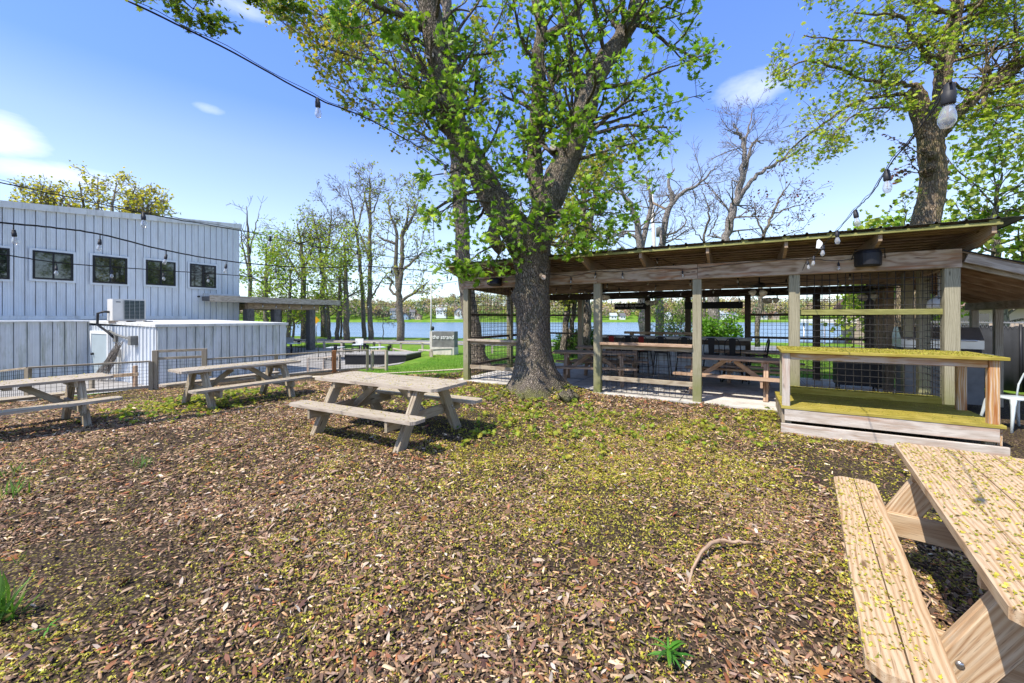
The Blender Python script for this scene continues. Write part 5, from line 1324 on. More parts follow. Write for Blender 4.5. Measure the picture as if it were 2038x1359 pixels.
# base rows are the hidden ground points of these trees
BR = dict(minr=.007, wander=.24)
bare('bare_tree', 'bare grey tree behind the roof, leftmost of the leafless pair with twisting boughs', 21, [([(1283, 690), (1279, 600), (1275, 500), (1264, 430), (1245, 392), (1220, 360)], [.36, .33, .27, .2, .15, .05], 9), ([(1276, 500), (1288, 440), (1296, 400), (1285, 350)], [.2, .17, .12, .05], 6), ([(1275, 480), (1250, 465), (1235, 470), (1222, 462)], [.12, .1, .06, .03], 4)], 8, 2.2, 2, P=BR)
bare('bare_tree', 'bare grey tree with spreading crooked crown just right of the utility pole', 22, [([(1312, 690), (1313, 560), (1318, 480), (1328, 425), (1338, 395), (1330, 360), (1342, 335)], [.32, .3, .26, .22, .16, .1, .04], 8), ([(1333, 410), (1362, 382), (1392, 366), (1412, 345), (1428, 330)], [.15, .13, .1, .06, .03], 8), ([(1320, 470), (1350, 460), (1366, 440), (1362, 430)], [.08, .07, .05, .02], 3)], 8, 2.0, 2, P=BR)
bare('bare_tree', 'tall leaning bare tree with two straight forks above the middle of the roof', 19, [([(1415, 690), (1422, 590), (1436, 510), (1446, 470), (1458, 420), (1468, 392), (1478, 335), (1482, 285), (1474, 270), (1460, 245)], [.38, .35, .3, .26, .24, .2, .15, .12, .1, .03], 10), ([(1470, 390), (1484, 340), (1492, 300), (1502, 280), (1520, 285)], [.12, .11, .09, .06, .03], 7), ([(1466, 398), (1490, 365), (1520, 340), (1550, 322), (1590, 300)], [.15, .14, .11, .09, .04], 5), ([(1482, 300), (1488, 262), (1500, 215)], [.08, .06, .02], 5)], 8, 1.5, 2, P=BR)
bare('redbud_tree', 'small tree with sparse dark red buds right of the leaning bare tree', 17, [([(1508, 690), (1514, 560), (1520, 470), (1540, 420), (1556, 390), (1575, 360)], [.14, .12, .10, .07, .05, .02], 9), ([(1540, 425), (1570, 415), (1600, 405)], [.05, .035, .02], 6), ([(1520, 470), (1505, 430), (1500, 400)], [.06, .04, .02], 5), ([(1516, 520), (1560, 470), (1600, 455)], [.05, .03, .02], 5)], 8, 1.0, 1, 'bark_shore', [(.14, .04, .045), (.20, .06, .06), (.11, .06, .05)], 1, .10, P=dict(minr=.008), tmpl='oval', spread=.12)
bare('redbud_tree', 'thin twiggy tree with few reddish buds between the two bare trees', 20, [([(1402, 690), (1402, 560), (1402, 470), (1412, 430), (1405, 400), (1395, 370)], [.1, .09, .08, .06, .04, .02], 8), ([(1408, 470), (1425, 440), (1430, 410)], [.05, .035, .02], 5), ([(1400, 480), (1380, 455), (1372, 430)], [.05, .03, .02], 5)], 8, 1.0, 1, 'bark_shore', [(.16, .05, .06), (.12, .06, .06)], 1, .09, P=dict(minr=.008), tmpl='oval', spread=.1, cap=420)
bare('budding_tree', 'pale budding tree right behind the maple trunk beside the roof edge', 15, [([(1168, 690), (1166, 600), (1164, 480), (1160, 420), (1172, 360)], [.24, .22, .2, .14, .05], 10), ([(1166, 500), (1178, 440), (1186, 380), (1200, 330)], [.13, .11, .08, .03], 9)], 8, 1.3, 2, 'bark_tall', [(.46, .48, .09), (.52, .46, .12), (.32, .42, .06)], 1, .14, P=dict(minr=.008), spread=.2, cap=2500)
bare('slim_tree', 'slim pale-trunked tree behind the pavilion corner, left of the potted shrub', 15.5, [([(1122, 706), (1128, 640), (1134, 560), (1130, 470), (1120, 400)], [.2, .17, .15, .12, .05], 8), ([(1130, 690), (1140, 640), (1146, 570), (1150, 480)], [.15, .13, .11, .06], 6)], 8, 1.3, 2, 'bark_tall', [(.34, .42, .05), (.46, .46, .08)], 1, .15, P=dict(minr=.008), spread=.2, cap=1200)
# utility pole
p = at(1312, 690, 24); p.z = gzf(p.x, 24)
up = thing('utility_pole', 'pale utility pole with a short crossarm among the bare trees', 'utility pole', p)
top = at(1297, 386, 24)
b = MB(); b.tube([p, top], [.13, .09], 10); b.build('shaft', M['pole'], up)
b = MB(); b.board(top + Vector((-.2, 0, -.4)), top + Vector((.75, -.3, -1.0)), .1, .12); b.build('crossarm', M['wood_dark'], up)
b = MB(); b.lathe(at(1302, 472, 24) + Vector((.2, -.2, 0)), [(.16, 0), (.16, .5), (.1, .55)], 10); b.build('transformer', M['concrete_dark'], up)

# ---- shoreline trees beyond the road
GR = [(.30, .46, .04), (.40, .53, .06), (.48, .57, .09)]
YG = [(.48, .52, .07), (.56, .56, .09), (.36, .45, .06)]
def shore(name, label, px, topy, D, r, limbs=None, cols=None, n=14, L=2.4, lev=2, leafn=1, size=.32, cap=2500, spread=.4, lean=0, f0=.25, P=None, ny=None):
    p = at(px, 600, D); gy = gzf(p.x, D); by = HY - (gy - H) / D * F
    A = lambda x, y, dz=0.0: at(x, y, D + dz)
    root = tree(name, label, A(px, by), 'trees along the lake shore')
    b = MB(); anc = []; n = int(n * .8); PP = dict(BARE, minr=.015, seg=.7, wander=.16, up=.05); PP.update(P or {})
    for pts, rad, k in (limbs or [([(px, by + 3), (px + lean * .3, by - (by - topy) * .4), (px + lean * .7, by - (by - topy) * .75), (px + lean, topy)], [r, r * .8, r * .5, r * .12], n)]):
        pts = [(px, by + 3) if q is None else q for q in pts]
        pa, rr = limb(b, [A(*q) for q in pts], rad, 8, 5, .04, .04)
        branchlets(b, anc, pa, rr, k, f0, 1, L, lev, PP, None, None); anc += pa[-3:]
    b.build('trunk', M['bark_shore'], root)
    if cols: leaves('crown', anc, leafn, spread, size, cols, None, root, 'clump', 1.0, cap=cap)
    return root
shore('bare_tree', 'thin bare tree poking up behind the right end of the metal building', 500, 400, 40, .22, [([None, (497, 560), (494, 470), (490, 410)], [.22, .18, .12, .03], 9), ([(497, 560), (486, 500), (478, 450)], [.1, .08, .03], 5), ([(496, 510), (506, 460), (516, 425)], [.08, .06, .02], 4)], None, L=1.8, lev=1, f0=.35)
shore('shore_tree', 'bushy bright green tree showing between metal building and canopy', 530, 500, 36, .25, None, GR, 22, 3.4, 2, 2, .18, 2600, .35, f0=.05)
shore('shore_tree', 'leafy green tree over the canopy, next to the bushy one', 574, 520, 37, .2, None, GR + YG, 18, 2.9, 2, 2, .17, 1500, .35, 6, f0=.1)
shore('shore_tree', 'taller yellow-green tree with a pointed leafy top above the canopy', 604, 440, 40, .42, [([None, (604, 560), (600, 500), (592, 445)], [.30, .24, .16, .05], 15), ([(604, 560), (578, 520), (565, 490)], [.14, .1, .04], 9), ([(603, 540), (620, 500), (622, 470)], [.14, .1, .04], 9)], YG + GR, 12, 2.6, 2, 2, .17, 1700, .35)
shore('shore_tree', 'grey twiggy tree with almost no leaves between the pointed tree and the twin trunks', 645, 405, 42, .3, [([None, (643, 580), (640, 520), (630, 460), (622, 415)], [.36, .28, .2, .12, .03], 14), ([(641, 540), (655, 470), (660, 415)], [.16, .12, .03], 10), ([(640, 530), (675, 480), (690, 440)], [.1, .08, .03], 8)], [(.2, .17, .13), (.2, .22, .06)], 14, 2.6, 2, 1, .16, 700, .3)
shore('shore_tree', 'short dark-trunked green tree right of the canopy corner', 655, 540, 39, .18, None, GR, 14, 2.2, 2, 2, .17, 800, .35, -8)
shore('shore_tree', 'slender green tree, first of two close dark trunks', 672, 500, 38.5, .22, None, GR, 14, 2.3, 2, 2, .17, 900, .35, 8)
shore('shore_tree', 'green tree with dark trunk directly left of the tall bare twins', 690, 475, 38, .3, None, GR + YG[:1], 16, 2.6, 2, 2, .17, 1300, .35, -4)
shore('bare_tree', 'tall bare tree, the slimmer leaning one of the twins on the shore', 725, 380, 40, .3, [([None, (722, 600), (716, 520), (708, 450), (698, 400), (690, 370)], [.24, .20, .17, .12, .07, .03], 11), ([(716, 520), (690, 480), (670, 440)], [.1, .08, .03], 6), ([(710, 460), (722, 410), (728, 380)], [.1, .07, .03], 5)], None, 10, 2.4, 2)
shore('bare_tree', 'tall bare tree, the straighter one of the twins on the shore', 738, 365, 39, .4, [([None, (736, 600), (736, 500), (737, 430), (736, 370), (735, 350)], [.28, .23, .19, .15, .08, .03], 12), ([(736, 520), (722, 480), (712, 455)], [.12, .09, .03], 5), ([(737, 440), (728, 400), (722, 365)], [.12, .08, .03], 6), ([(736, 600), (752, 570), (770, 545)], [.1, .07, .03], 5), ([(737, 430), (750, 400), (758, 375)], [.1, .06, .03], 5)], YG, 10, 2.0, 2, 1, .2, 240, .3)
shore('shore_tree', 'large forked tree with open crown and few pale leaves on the shore', 797, 385, 37, .36, [([None, (795, 600), (792, 570), (788, 520), (790, 470), (778, 430), (770, 395)], [.38, .30, .24, .19, .15, .09, .03], 10), ([(793, 585), (800, 520), (801, 470), (812, 430), (808, 395)], [.24, .20, .17, .10, .03], 10), ([(801, 470), (822, 430), (832, 405)], [.14, .1, .03], 7), ([(790, 485), (765, 478), (748, 465)], [.14, .1, .04], 5), ([(798, 600), (820, 585), (838, 572), (855, 558)], [.16, .12, .09, .03], 6), ([(793, 590), (775, 575), (780, 558), (765, 550)], [.13, .1, .08, .03], 4), ([(800, 540), (830, 510), (850, 500)], [.13, .09, .03], 6)], YG + [(.3, .34, .2)], 10, 2.2, 2, 1, .18, 1500, .35)
for k, (px, D, top, lab) in enumerate(((584, 38, 590, 'thin dark trunk between canopy post and shed end'), (612, 41, 560, 'thin dark trunk just left of the thick canopy post'), (679, 40, 520, 'thin dark stem between the two close dark trunks'), (763, 39, 620, 'leafless shrub stems between the twin trees and the forked tree'))):
    shore('shore_sapling', lab, px, top, D, .12 if k < 3 else .05, None, GR if k < 3 else None, 9, 1.6, 1 if k < 3 else 2, 1, .26, 160, .3, f0=.3)
# yellow trees over the roof of the metal building
for px, D, top, w_, lab in ((95, 48, 375, 30, 'small yellow-green treetop showing above the roof near its low end'), (195, 46, 352, 75, 'broad yellow-green treetop showing above the metal building roof'), (285, 49, 388, 22, 'sparse brownish treetop at the end of the row above the roof')):
    A = lambda x, y, dz=0.0: at(x, y, D + dz)
    root = tree('roofline_tree', lab, A(px, 640), 'treetops above the metal building'); b = MB(); anc = []
    P = dict(BARE, minr=.02, seg=.6, wander=.2, up=.04)
    for k in range(5):
        x = px + (k - 2) / 2 * w_; pa, rr = limb(b, [A(px, 650), A(px + (x - px) * .3, 480), A(px + (x - px) * .7, 420, R.uniform(-2, 2)), A(x, top + abs(k - 2) * 9, R.uniform(-3, 3))], [.4, .3, .16, .04], 6, 5, .05)
        branchlets(b, anc, pa, rr, 9, .4, 1, 2.4, 2, P, None, lambda q: True)
    b.build('trunk', M['bark_shore'], root); leaves('crown', anc, 1, .3, .30, [(.62, .54, .05), (.70, .60, .07), (.48, .48, .07)], None, root, 'clump', .8, cap=900)
# trees beyond the lean-to and the fabric fence
def leafy(name, label, base, h, spread_, cols, cap, size, n=26, L=2.2, r=.2, group=None, bk='bark_shore', low=.15, per=3):
    base = Vector(base); root = tree(name, label, base, group); b = MB(); anc = []
    P = dict(BARE, minr=.008, seg=.4, wander=.2, up=.0)
    pa, rr = limb(b, [base, base + Vector((.1, .1, h * .4)), base + Vector((-.1, .2, h * .75)), base + Vector((0, 0, h))], [r, r * .8, r * .5, r * .1], 8, 6, .04)
    branchlets(b, anc, pa, rr, n, low, 1, L, 2, P, None, lambda q: q.z > base.z + h * low * .6)
    b.build('trunk', M[bk], root); leaves('crown', anc, per, spread_, size, cols, None, root, 'clump', 1.0, cap=cap); return root
LG = [(.28, .42, .04), (.38, .48, .07), (.20, .33, .03), (.46, .52, .11)]
leafy('leafy_tree', 'bright green tree beyond the fabric fence, behind the lean-to roof', (18.3, 15.0, 0), 7.0, .28, LG, 3000, .20, 30, 2.7, .2, 'trees beyond the fabric fence')
leafy('leafy_tree', 'bright green tree beyond the fence showing under the lean-to', (15.2, 15.5, -.2), 4.4, .28, LG, 2200, .20, 24, 2.2, .16, 'trees beyond the fabric fence')
leafy('leafy_tree', 'bright green tree cut off by the right edge above the lean-to', (23.5, 15.5, 0), 6.2, .3, LG, 2000, .22, 24, 2.6, .2, 'trees beyond the fabric fence')
leafy('leafy_tree', 'green tree seen through the end bay mesh beyond the knotty trunk', (19.0, 20.0, -.4), 5.0, .32, LG, 1800, .26, 22, 2.4, .2, 'trees beyond the fabric fence')
# shrubs behind the bar
def shrub(name, label, px, D, h, w_, cols, n, size, per, stems=9, tall=False, group=None):
    p = at(px, 690, D); base = Vector((p.x, D, gzf(p.x, D))); root = thing(name, label, 'shrub', base, group)
    b = MB(); anc = []; P = dict(BARE, minr=.005, seg=.2, wander=.15, up=.04)
    for k in range(stems):
        a = 2 * math.pi * k / stems; d = Vector((math.cos(a) * w_, math.sin(a) * w_, h * R.uniform(.7, 1.1)))
        pa, rr = limb(b, [base, base + d * .4 + Vector((0, 0, .1)), base + d], [.03, .02, .006], 5, 5, .02)
        branchlets(b, anc, pa, rr, n, .25, 1, h * .35, 1, P, .008)
        anc += pa[4:]
    b.build('stems', M['bark_shore'], root); leaves('foliage', anc, per, .08, size, cols, None, root, 'oval', 1.0); return root
shrub('shrub', 'loose tall shrub with thin pale-green shoots beyond the bar', 1345, 17.5, 2.6, 1.1, [(.17, .27, .04), (.25, .33, .06), (.12, .22, .03)], 9, .11, 1, 12)
shrub('shrub', 'dense bright green shrub beyond the bar right of the middle post', 1424, 15.0, 1.35, .5, [(.14, .32, .02), (.2, .4, .03), (.1, .24, .02)], 12, .11, 3, 10)
shrub('shrub', 'dark green shrub in the back corner of the pavilion beside the maple', 1160, 15.6, 1.0, .4, [(.06, .13, .02), (.1, .2, .03)], 10, .08, 3, 9)
shrub('shrub', 'low bright green bush on the lawn beyond the picnic tables', 1138, 17.5, .75, .7, [(.16, .32, .02), (.22, .38, .03)], 10, .1, 3, 9)
# ------------------------------------------------------------------ far shore
def far_shore():
    Nt = 1700; xs = NR.uniform(-330, 480, Nt); dep = NR.uniform(0, 1, Nt) ** 1.1
    ys = 337 + dep * 90
    hgt = 9.0 + 6 * NR.random(Nt) + 3.5 * np.clip(vnoise(xs, ys * 0, .035, 8), -1, 1)
    z0 = gz(xs, ys)
    keep = np.ones(Nt, bool)
    per = 70; pos = []; cols = []; base_c = np.array([(.30, .27, .09), (.36, .37, .09), (.33, .26, .17), (.25, .29, .10), (.42, .36, .11), (.20, .25, .10), (.36, .28, .22), (.10, .15, .08), (.38, .23, .16)])
    ci = NR.choice(len(base_c), Nt, p=np.array([3, 3, 4, 2, 2, 2, 3, 1, .7]) / 20.7)
    for i in range(Nt):
        k = per; u = NR.normal(size=(k, 3)); u /= np.linalg.norm(u, axis=1, keepdims=True); u *= NR.uniform(.55, 1, (k, 1))
        w_ = hgt[i] * .36
        pos.append(np.array([xs[i], ys[i], z0[i] + hgt[i] * .62]) + u * np.array([w_, w_, hgt[i] * .42]))
        cols.append(np.clip(base_c[ci[i]] * NR.uniform(.75, 1.3, (k, 1)), .01, 1))
    pos = np.concatenate(pos); cols = np.concatenate(cols); n = len(pos)
    vt = stamp(CLUMP, pos, NR.uniform(.6, 1.4, n), frames(n, [0, -.6, .8], .8))
    tag(fast_mesh('far_forest', vt, CLUMP_F, len(CLUMP), cols, M['forest']), kind='stuff')
far_shore()
HM = {k: plain('house_' + k, c, .7, 0, .05, .2) for k, c in dict(white=(.72, .72, .70), grey=(.42, .45, .48), tan=(.5, .38, .30), blue=(.30, .38, .48), roof=(.13, .125, .13), brown=(.24, .15, .11), pale=(.62, .58, .52)).items()}
def house(label, px, py, w_, h_, wall, roof, D=338, gable=False, storey=2):
    p = at(px, py, D); g = min(gzf(p.x, D + 4), p.z + 6) ; z = max(p.z, gzf(p.x, D) - .3)
    r = thing('lake_house', label, 'house', (p.x, D, z), 'houses on the far shore'); dp = 7
    b = MB(); b.prism([(p.x - w_ / 2, D, z - 3), (p.x + w_ / 2, D, z - 3), (p.x + w_ / 2, D, z + h_), (p.x - w_ / 2, D, z + h_)], (0, dp, 0)); b.build('wall', HM[wall], r)
    b = MB(); o = .5
    if gable:
        b.prism([(p.x - w_ / 2, D + .01, z + h_), (p.x + w_ / 2, D + .01, z + h_), (p.x, D + .01, z + h_ + w_ * .42)], (0, dp - .1, 0)); b.build('gable', HM[wall], r); b = MB()
        for s in (-1, 1): b.prism([(p.x + s * (w_ / 2 + o), D - .4, z + h_ - o * .8), (p.x, D - .4, z + h_ + w_ * .43), (p.x, D - .4, z + h_ + w_ * .43 + .35), (p.x + s * (w_ / 2 + o), D - .4, z + h_ - o * .8 + .35)], (0, dp + .8, 0))
    else:
        b.prism([(p.x - w_ / 2 - o, D - o, z + h_), (p.x - w_ / 2 - o, D + dp / 2, z + h_ + 2.4), (p.x - w_ / 2 - o, D + dp + o, z + h_)], (w_ + 2 * o, 0, 0))
    b.build('roof', HM[roof], r)
    n = max(2, int(w_ / 2.2))
    for s in range(storey):
        for k in range(n):
            x = p.x - w_ / 2 + w_ * (k + .5) / n; zz = z + h_ * (s + .5) / storey
            b = MB(); b.box((x, D - .04, zz), (1.0, .1, 1.2)); b.build('window', M['glass'], r)
for a in (('white two-storey house with broad porch on a lawn across the lake', 878, 626, 8.5, 3.6, 'white', 'grey'), ('white gabled house at the right of the sloping lawn across the lake', 913, 628, 7.0, 3.0, 'white', 'roof', 338, True), ('low blue house near the water across the lake', 806, 636, 5.5, 2.6, 'blue', 'roof', 336, True, 1),
          ('tan red-roofed cottage left of the flag pole across the lake', 831, 636, 4.5, 2.6, 'tan', 'brown', 336, True, 1), ('grey house half hidden behind the forked shore tree across the lake', 783, 628, 6, 4, 'grey', 'roof'), ('pale house among the trees above the tan cottage', 820, 628, 4.5, 3, 'pale', 'roof', 345),
          ('white house seen under the lettered board across the lake', 1222, 634, 5, 2.4, 'white', 'grey', 336, False, 1), ('long white house across the lake under the lettered board', 1240, 634, 4, 2.4, 'white', 'roof', 336, False, 1), ('white cottage across the lake behind the pale shrub', 1333, 633, 5, 2.6, 'white', 'grey', 336, True, 1),
          ('white house across the lake right of the middle post', 1441, 632, 7, 3.4, 'white', 'grey', 336), ('pale house across the lake, second right of the middle post', 1463, 633, 5, 2.8, 'pale', 'roof', 336, True, 1), ('brown-roofed house across the lake behind the end bay tables', 1521, 632, 6, 3, 'pale', 'brown', 336), ('red-brown house across the lake at the end bay', 1545, 632, 5, 3, 'tan', 'brown', 337, True, 1)): house(*a)
b = MB(); x0, x1 = at(868, 600, 337).x, at(935, 600, 337).x
vs = []
for i in range(11):
    x = x0 + (x1 - x0) * i / 10
    for k in range(5):
        y = 330.5 + 7 * k / 4; vs.append((x, y, gzf(x, y) + .15 + .10 * k))
b.add(vs, [(i * 5 + k, i * 5 + 5 + k, i * 5 + 6 + k, i * 5 + 1 + k) for i in range(10) for k in range(4)])
tag(b.build('far_lawn', plain('far_lawn_grass', (.17, .27, .05), .95)), kind='structure')
# boat lift on the lake
p = at(1692, 662, 31)
bl = thing('boat_lift', 'white canopied boat lift standing in the lake beyond the end bay', 'boat lift', (p.x, 31, -2.6))
b = MB(); b.prism([(p.x - 2.1, 31, 1.15), (p.x + 2.6, 30.4, 1.15), (p.x + 2.6, 32.8, 1.15), (p.x - 2.1, 33.4, 1.15)], (0, 0, .28)); b.build('canopy', M['white'], bl)
for x, y in ((-1.9, 31.1), (2.4, 30.6), (2.4, 32.7), (-1.9, 33.3)):
    b = MB(); b.tube([(p.x + x, y, -3.5), (p.x + x, y, 1.2)], .06, 6); b.build('leg', M['steel'], bl)
bt = thing('boat', 'white motor boat hanging in the canopied boat lift', 'boat', (p.x, 32, -1.6))
b = MB(); vs = []
for i, (x, w_, zb_) in enumerate(((-2.2, 1.0, -1.3), (-1, 1.05, -1.4), (1, .95, -1.35), (2.0, .5, -1.1), (2.5, .05, -.7))):
    for s, z in ((-w_, -.55), (-w_ * .7, zb_ + .1), (0, zb_), (w_ * .7, zb_ + .1), (w_, -.55)): vs.append((p.x + x, 31.9 + s, z))
b.add(vs, [(i * 5 + k, i * 5 + 5 + k, i * 5 + 6 + k, i * 5 + 1 + k) for i in range(4) for k in range(4)] + [(0, 1, 2, 3, 4)] + [(5 * i, 5 * i + 4, 5 * i + 9, 5 * i + 5) for i in range(4)], None, True); b.build('hull', M['white'], bt)
b = MB(); b.prism([(p.x - .2, 31.3, -.55), (p.x + .5, 31.3, -.55), (p.x + .2, 31.3, -.05), (p.x - .1, 31.3, -.05)], (0, 1.2, 0)); b.build('windshield', M['glass'], bt)
# neighbour's house beyond the fabric fence
nh = thing('neighbour_house', 'low grey-roofed house beyond the fabric fence among green trees', 'house', (30, 26, -.3))
b = MB(); b.prism([(25, 26, -.6), (37, 23, -.6), (37, 23, 2.2), (25, 26, 2.2)], (2, 7, 0)); b.build('wall', HM['tan'], nh)
b = MB(); b.prism([(24.5, 25.6, 2.15), (37.5, 22.4, 2.15), (38.8, 26.6, 3.9), (25.8, 29.8, 3.9)], (0, 0, .15)); b.prism([(25.8, 29.8, 3.9), (38.8, 26.6, 3.9), (40, 31, 2.15), (27, 34, 2.15)], (0, 0, .15)); b.build('roof', HM['brown'], nh)
b = MB(); b.prism([(27.5, 25.36, .6), (29.5, 24.86, .6), (29.5, 24.86, 1.8), (27.5, 25.36, 1.8)], (.0, .05, 0)); b.build('window', M['glass'], nh)

# ------------------------------------------------------------------ string lights
def bulb_on(root, p, drop=0.0, sc=1.0, tilt=(0, 0, -1)):
    """glass bulb with its socket hanging from cable point p"""
    d = Vector(tilt).normalized()
    q = p + Vector((0, 0, -drop))
    g = MB(); g.lathe(q + d * (.062 * sc), [(.004 * sc, .072 * sc), (.014 * sc, .068 * sc), (.0215 * sc, .052 * sc), (.0225 * sc, .042 * sc), (.019 * sc, .024 * sc), (.0125 * sc, .006 * sc), (.012 * sc, 0)], 14, d)
    o = g.build('bulb', M['bulb'], root)
    s = MB(); s.lathe(q, [(.008 * sc, -.004), (.014 * sc, .004 * sc), (.0145 * sc, .022 * sc), (.0175 * sc, .024 * sc), (.0175 * sc, .058 * sc), (.015 * sc, .062 * sc)], 12, d)
    if drop: s.tube([p, q + Vector((0, 0, .004))], .0045, 5)
    s.build('socket', M['socket'], o)
    f = MB(); f.tube([q + d * (.066 * sc), q + d * (.1 * sc)], .003 * sc, 5); f.build('filament', M['wood_orange'], o)
def string(label, pts, bulbs, r=.006, drop=0.0, sc=1.0, messenger=False, sag=True):
    """pts: (photo px, py, depth); bulbs: photo columns, or parameter values 0..1"""
    P = [at(*p) for p in pts]; root = thing('string_light', label, 'string lights', P[0], 'strings of festoon bulbs')
    path = spline(P, 8, .0015); b = MB(); b.tube(path, r, 6); b.build('cable', M['cable'], root)
    if messenger:
        b = MB(); b.tube([p.lerp(q, .5) + Vector((0, 0, .016 + .006 * math.sin(i))) for i, (p, q) in enumerate(zip(path, path[1:]))], .0022, 4); b.build('guy_wire', M['wire'], root)
    for x in bulbs:
        if x <= 1.0:
            f = x * (len(path) - 1); i = min(int(f), len(path) - 2); q = path[i].lerp(path[i + 1], f - i)
        else:
            q = None
            for p0, p1 in zip(path, path[1:]):
                a, c = CX + p0.x / p0.y * F, CX + p1.x / p1.y * F
                if min(a, c) <= x <= max(a, c): q = p0.lerp(p1, (x - a) / (c - a) if abs(c - a) > 1e-6 else 0); break
            if q is None: continue
        bulb_on(root, q, drop, sc, (R.uniform(-.12, .12), R.uniform(-.12, .12), -1))
    return root
string('festoon string from the top left corner running down into the big maple', [(255, 2, 2.1), (440, 92, 2.4), (632, 196, 2.8), (740, 240, 3.3), (850, 302, 4.1), (886, 328, 4.5), (960, 362, 5.2), (1037, 402, 6.0), (1090, 425, 6.5), (1138, 443, 6.9), (1211, 470, 7.5), (1270, 497, 8.0), (1305, 510, 8.2), (1340, 526, 8.4), (1370, 535, 8.15)], [632, 886, 1037, 1138, 1211, 1266, 1308, 1340, 1364], .005, 0, 1.0, True)
string('festoon string with three bare bulbs passing just over the metal building roof', [(-40, 352, 3.0), (0, 363, 3.1), (150, 395, 3.35), (285, 424, 3.6), (410, 447, 4.3), (538, 470, 5.0), (625, 490, 5.8), (711, 499, 6.6), (780, 512, 7.6), (834, 520, 8.4), (905, 528, 9.2)], [285, 538, 711, 834], .0045, 0, 1.0, True)
string('thick-cabled festoon string with drooping sockets across the building windows', [(-60, 438, 3.3), (0, 443, 3.5), (100, 452, 3.9), (200, 466, 4.35), (330, 498, 5.1), (450, 519, 5.9), (550, 529, 6.6), (640, 533, 7.2), (714, 529, 7.8), (780, 533, 8.4), (838, 538, 9.0), (893, 545, 9.5)], [27, 199, 331, 450, 549, 638, 714, 779, 838, 890], .0085, .055, .95)
string('lower festoon string with drooping sockets under the thick-cabled one', [(-60, 494, 4.4), (0, 505, 4.7), (112, 522, 5.3), (223, 531, 6.0), (325, 538, 6.8), (415, 544, 7.5), (496, 550, 8.2), (568, 556, 8.9), (636, 559, 9.6), (742, 562, 10.4), (842, 567, 11.2), (910, 560, 11.7)], [112, 223, 325, 415, 496, 568, 634, 842, 880], .0075, .05, .9)
string('festoon string of large close bulbs descending to the pavilion beam on the right', [(1893, 163, 1.24), (1835, 250, 1.75), (1765, 337, 2.35), (1735, 385, 2.8), (1702, 418, 3.2), (1666, 460, 4.0), (1638, 488, 4.9), (1620, 510, 5.7), (1606, 520, 6.2), (1597, 538, 6.55)], [.004, 1765, 1702, 1666, 1638, 1620, 1607], .0035, 0, 1.0, True)
q = lambda t, z, s=-.14: PV(t, s, z)
def stringw(label, P, fr, r=.005, drop=.03, sc=.95):
    root = thing('string_light', label, 'string lights', P[0], 'strings of festoon bulbs'); path = spline(P, 6, .003); b = MB(); b.tube(path, r, 5); b.build('cable', M['cable'], root)
    for x in fr:
        f = x * (len(path) - 1); i = min(int(f), len(path) - 2); bulb_on(root, path[i].lerp(path[i + 1], f - i), drop, sc, (R.uniform(-.15, .15), R.uniform(-.15, .15), -1))
stringw('festoon string looped along the face of the front beam', [q(.1, 2.5), q(1.0, 2.52), q(2.4, 2.54), q(2.85, 2.48), q(3.35, 2.55), q(3.9, 2.52), q(4.6, 2.54), q(5.2, 2.5), q(6.3, 2.56), q(7.0, 2.55), q(7.35, 2.5), q(7.9, 2.56)], [.04, .13, .27, .37, .46, .62, .91])
for k, (s, n, lab) in enumerate(((.55, 9, 'indoor festoon string nearest the front beam under the rafters'), (1.5, 9, 'indoor festoon string over the open picnic tables'), (2.7, 10, 'indoor festoon string just before the bar'), (3.9, 9, 'indoor festoon string against the back beam'))):
    P = []
    for j in range(13): P.append(PV(.5 + .63 * j, s + .1 * math.sin(j * 1.3), rz_(s) - .10 - .06 * (j % 2) - (.12 if k == 3 else .02)))
    stringw(lab, P, [(j + .5) / n for j in range(n)], .004, .03, .9)
P = [BL(10.0, 3.9, 2.30)]
# thin line of tiny lights from the canopy to the pole
stringw('distant festoon string from the canopy corner to the flag pole', [BL(13.3, 6.95, 2.6), at(740, 604, 25), at(800, 607, 24.6), pf + Vector((0, 0, 3.3))], [.15, .3, .45, .6, .75, .9], .008, .05, 1.6)
stringw('distant festoon string under the canopy fascia', [BL(7.2, 6.9, 2.48), BL(9, 6.9, 2.42), BL(11, 6.9, 2.44), BL(13, 6.9, 2.48)], [.1, .25, .4, .55, .7, .85], .008, .05, 1.5)
stringw('distant festoon string from the flag pole towards the pavilion', [pf + Vector((0, 0, 3.2)), at(890, 604, 19), at(930, 590, 14)], [.2, .4, .6, .8], .007, .05, 1.3)

# ------------------------------------------------------------------ ground litter
def scatter(n, y0, y1, dens=None, xlim=1.36):
    K = 9; u = NR.random(n * K); y = np.sqrt(y0 ** 2 + u * (y1 ** 2 - y0 ** 2)); x = NR.uniform(-1, 1, n * K) * (xlim * y + .25)
    k = NR.random(n * K) < mulch(x, y)
    # not on the pavilion slab or the platform
    t = (x - P0.x) * PD.x + (y - P0.y) * PD.y; s = (x - P0.x) * PN.x + (y - P0.y) * PN.y
    k &= ~((t > -.3) & (t < 9) & (s > -.1)) & ~((t > 6.5) & (s > -1.55))
    if dens is not None: k &= NR.random(n * K) < dens(x, y)
    x, y = x[k][:n], y[k][:n]
    return np.stack([x, y, ground_z(x, y)], -1)
CHIP = [(-.5, -.10, 0), (.45, -.16, 0), (.55, .08, 0), (-.4, .15, 0), (-.46, -.05, .10), (.4, -.10, .13), (.5, .05, .11), (-.36, .10, .12)]
CHIP_F = [(4, 5, 6, 7), (0, 1, 5, 4), (1, 2, 6, 5), (2, 3, 7, 6), (3, 0, 4, 7)]
chipd = lambda x, y: np.clip(.52 + .62 * vnoise(x, y, 1.5, 21) + .25 * vnoise(x, y, 5, 24), .06, 1)
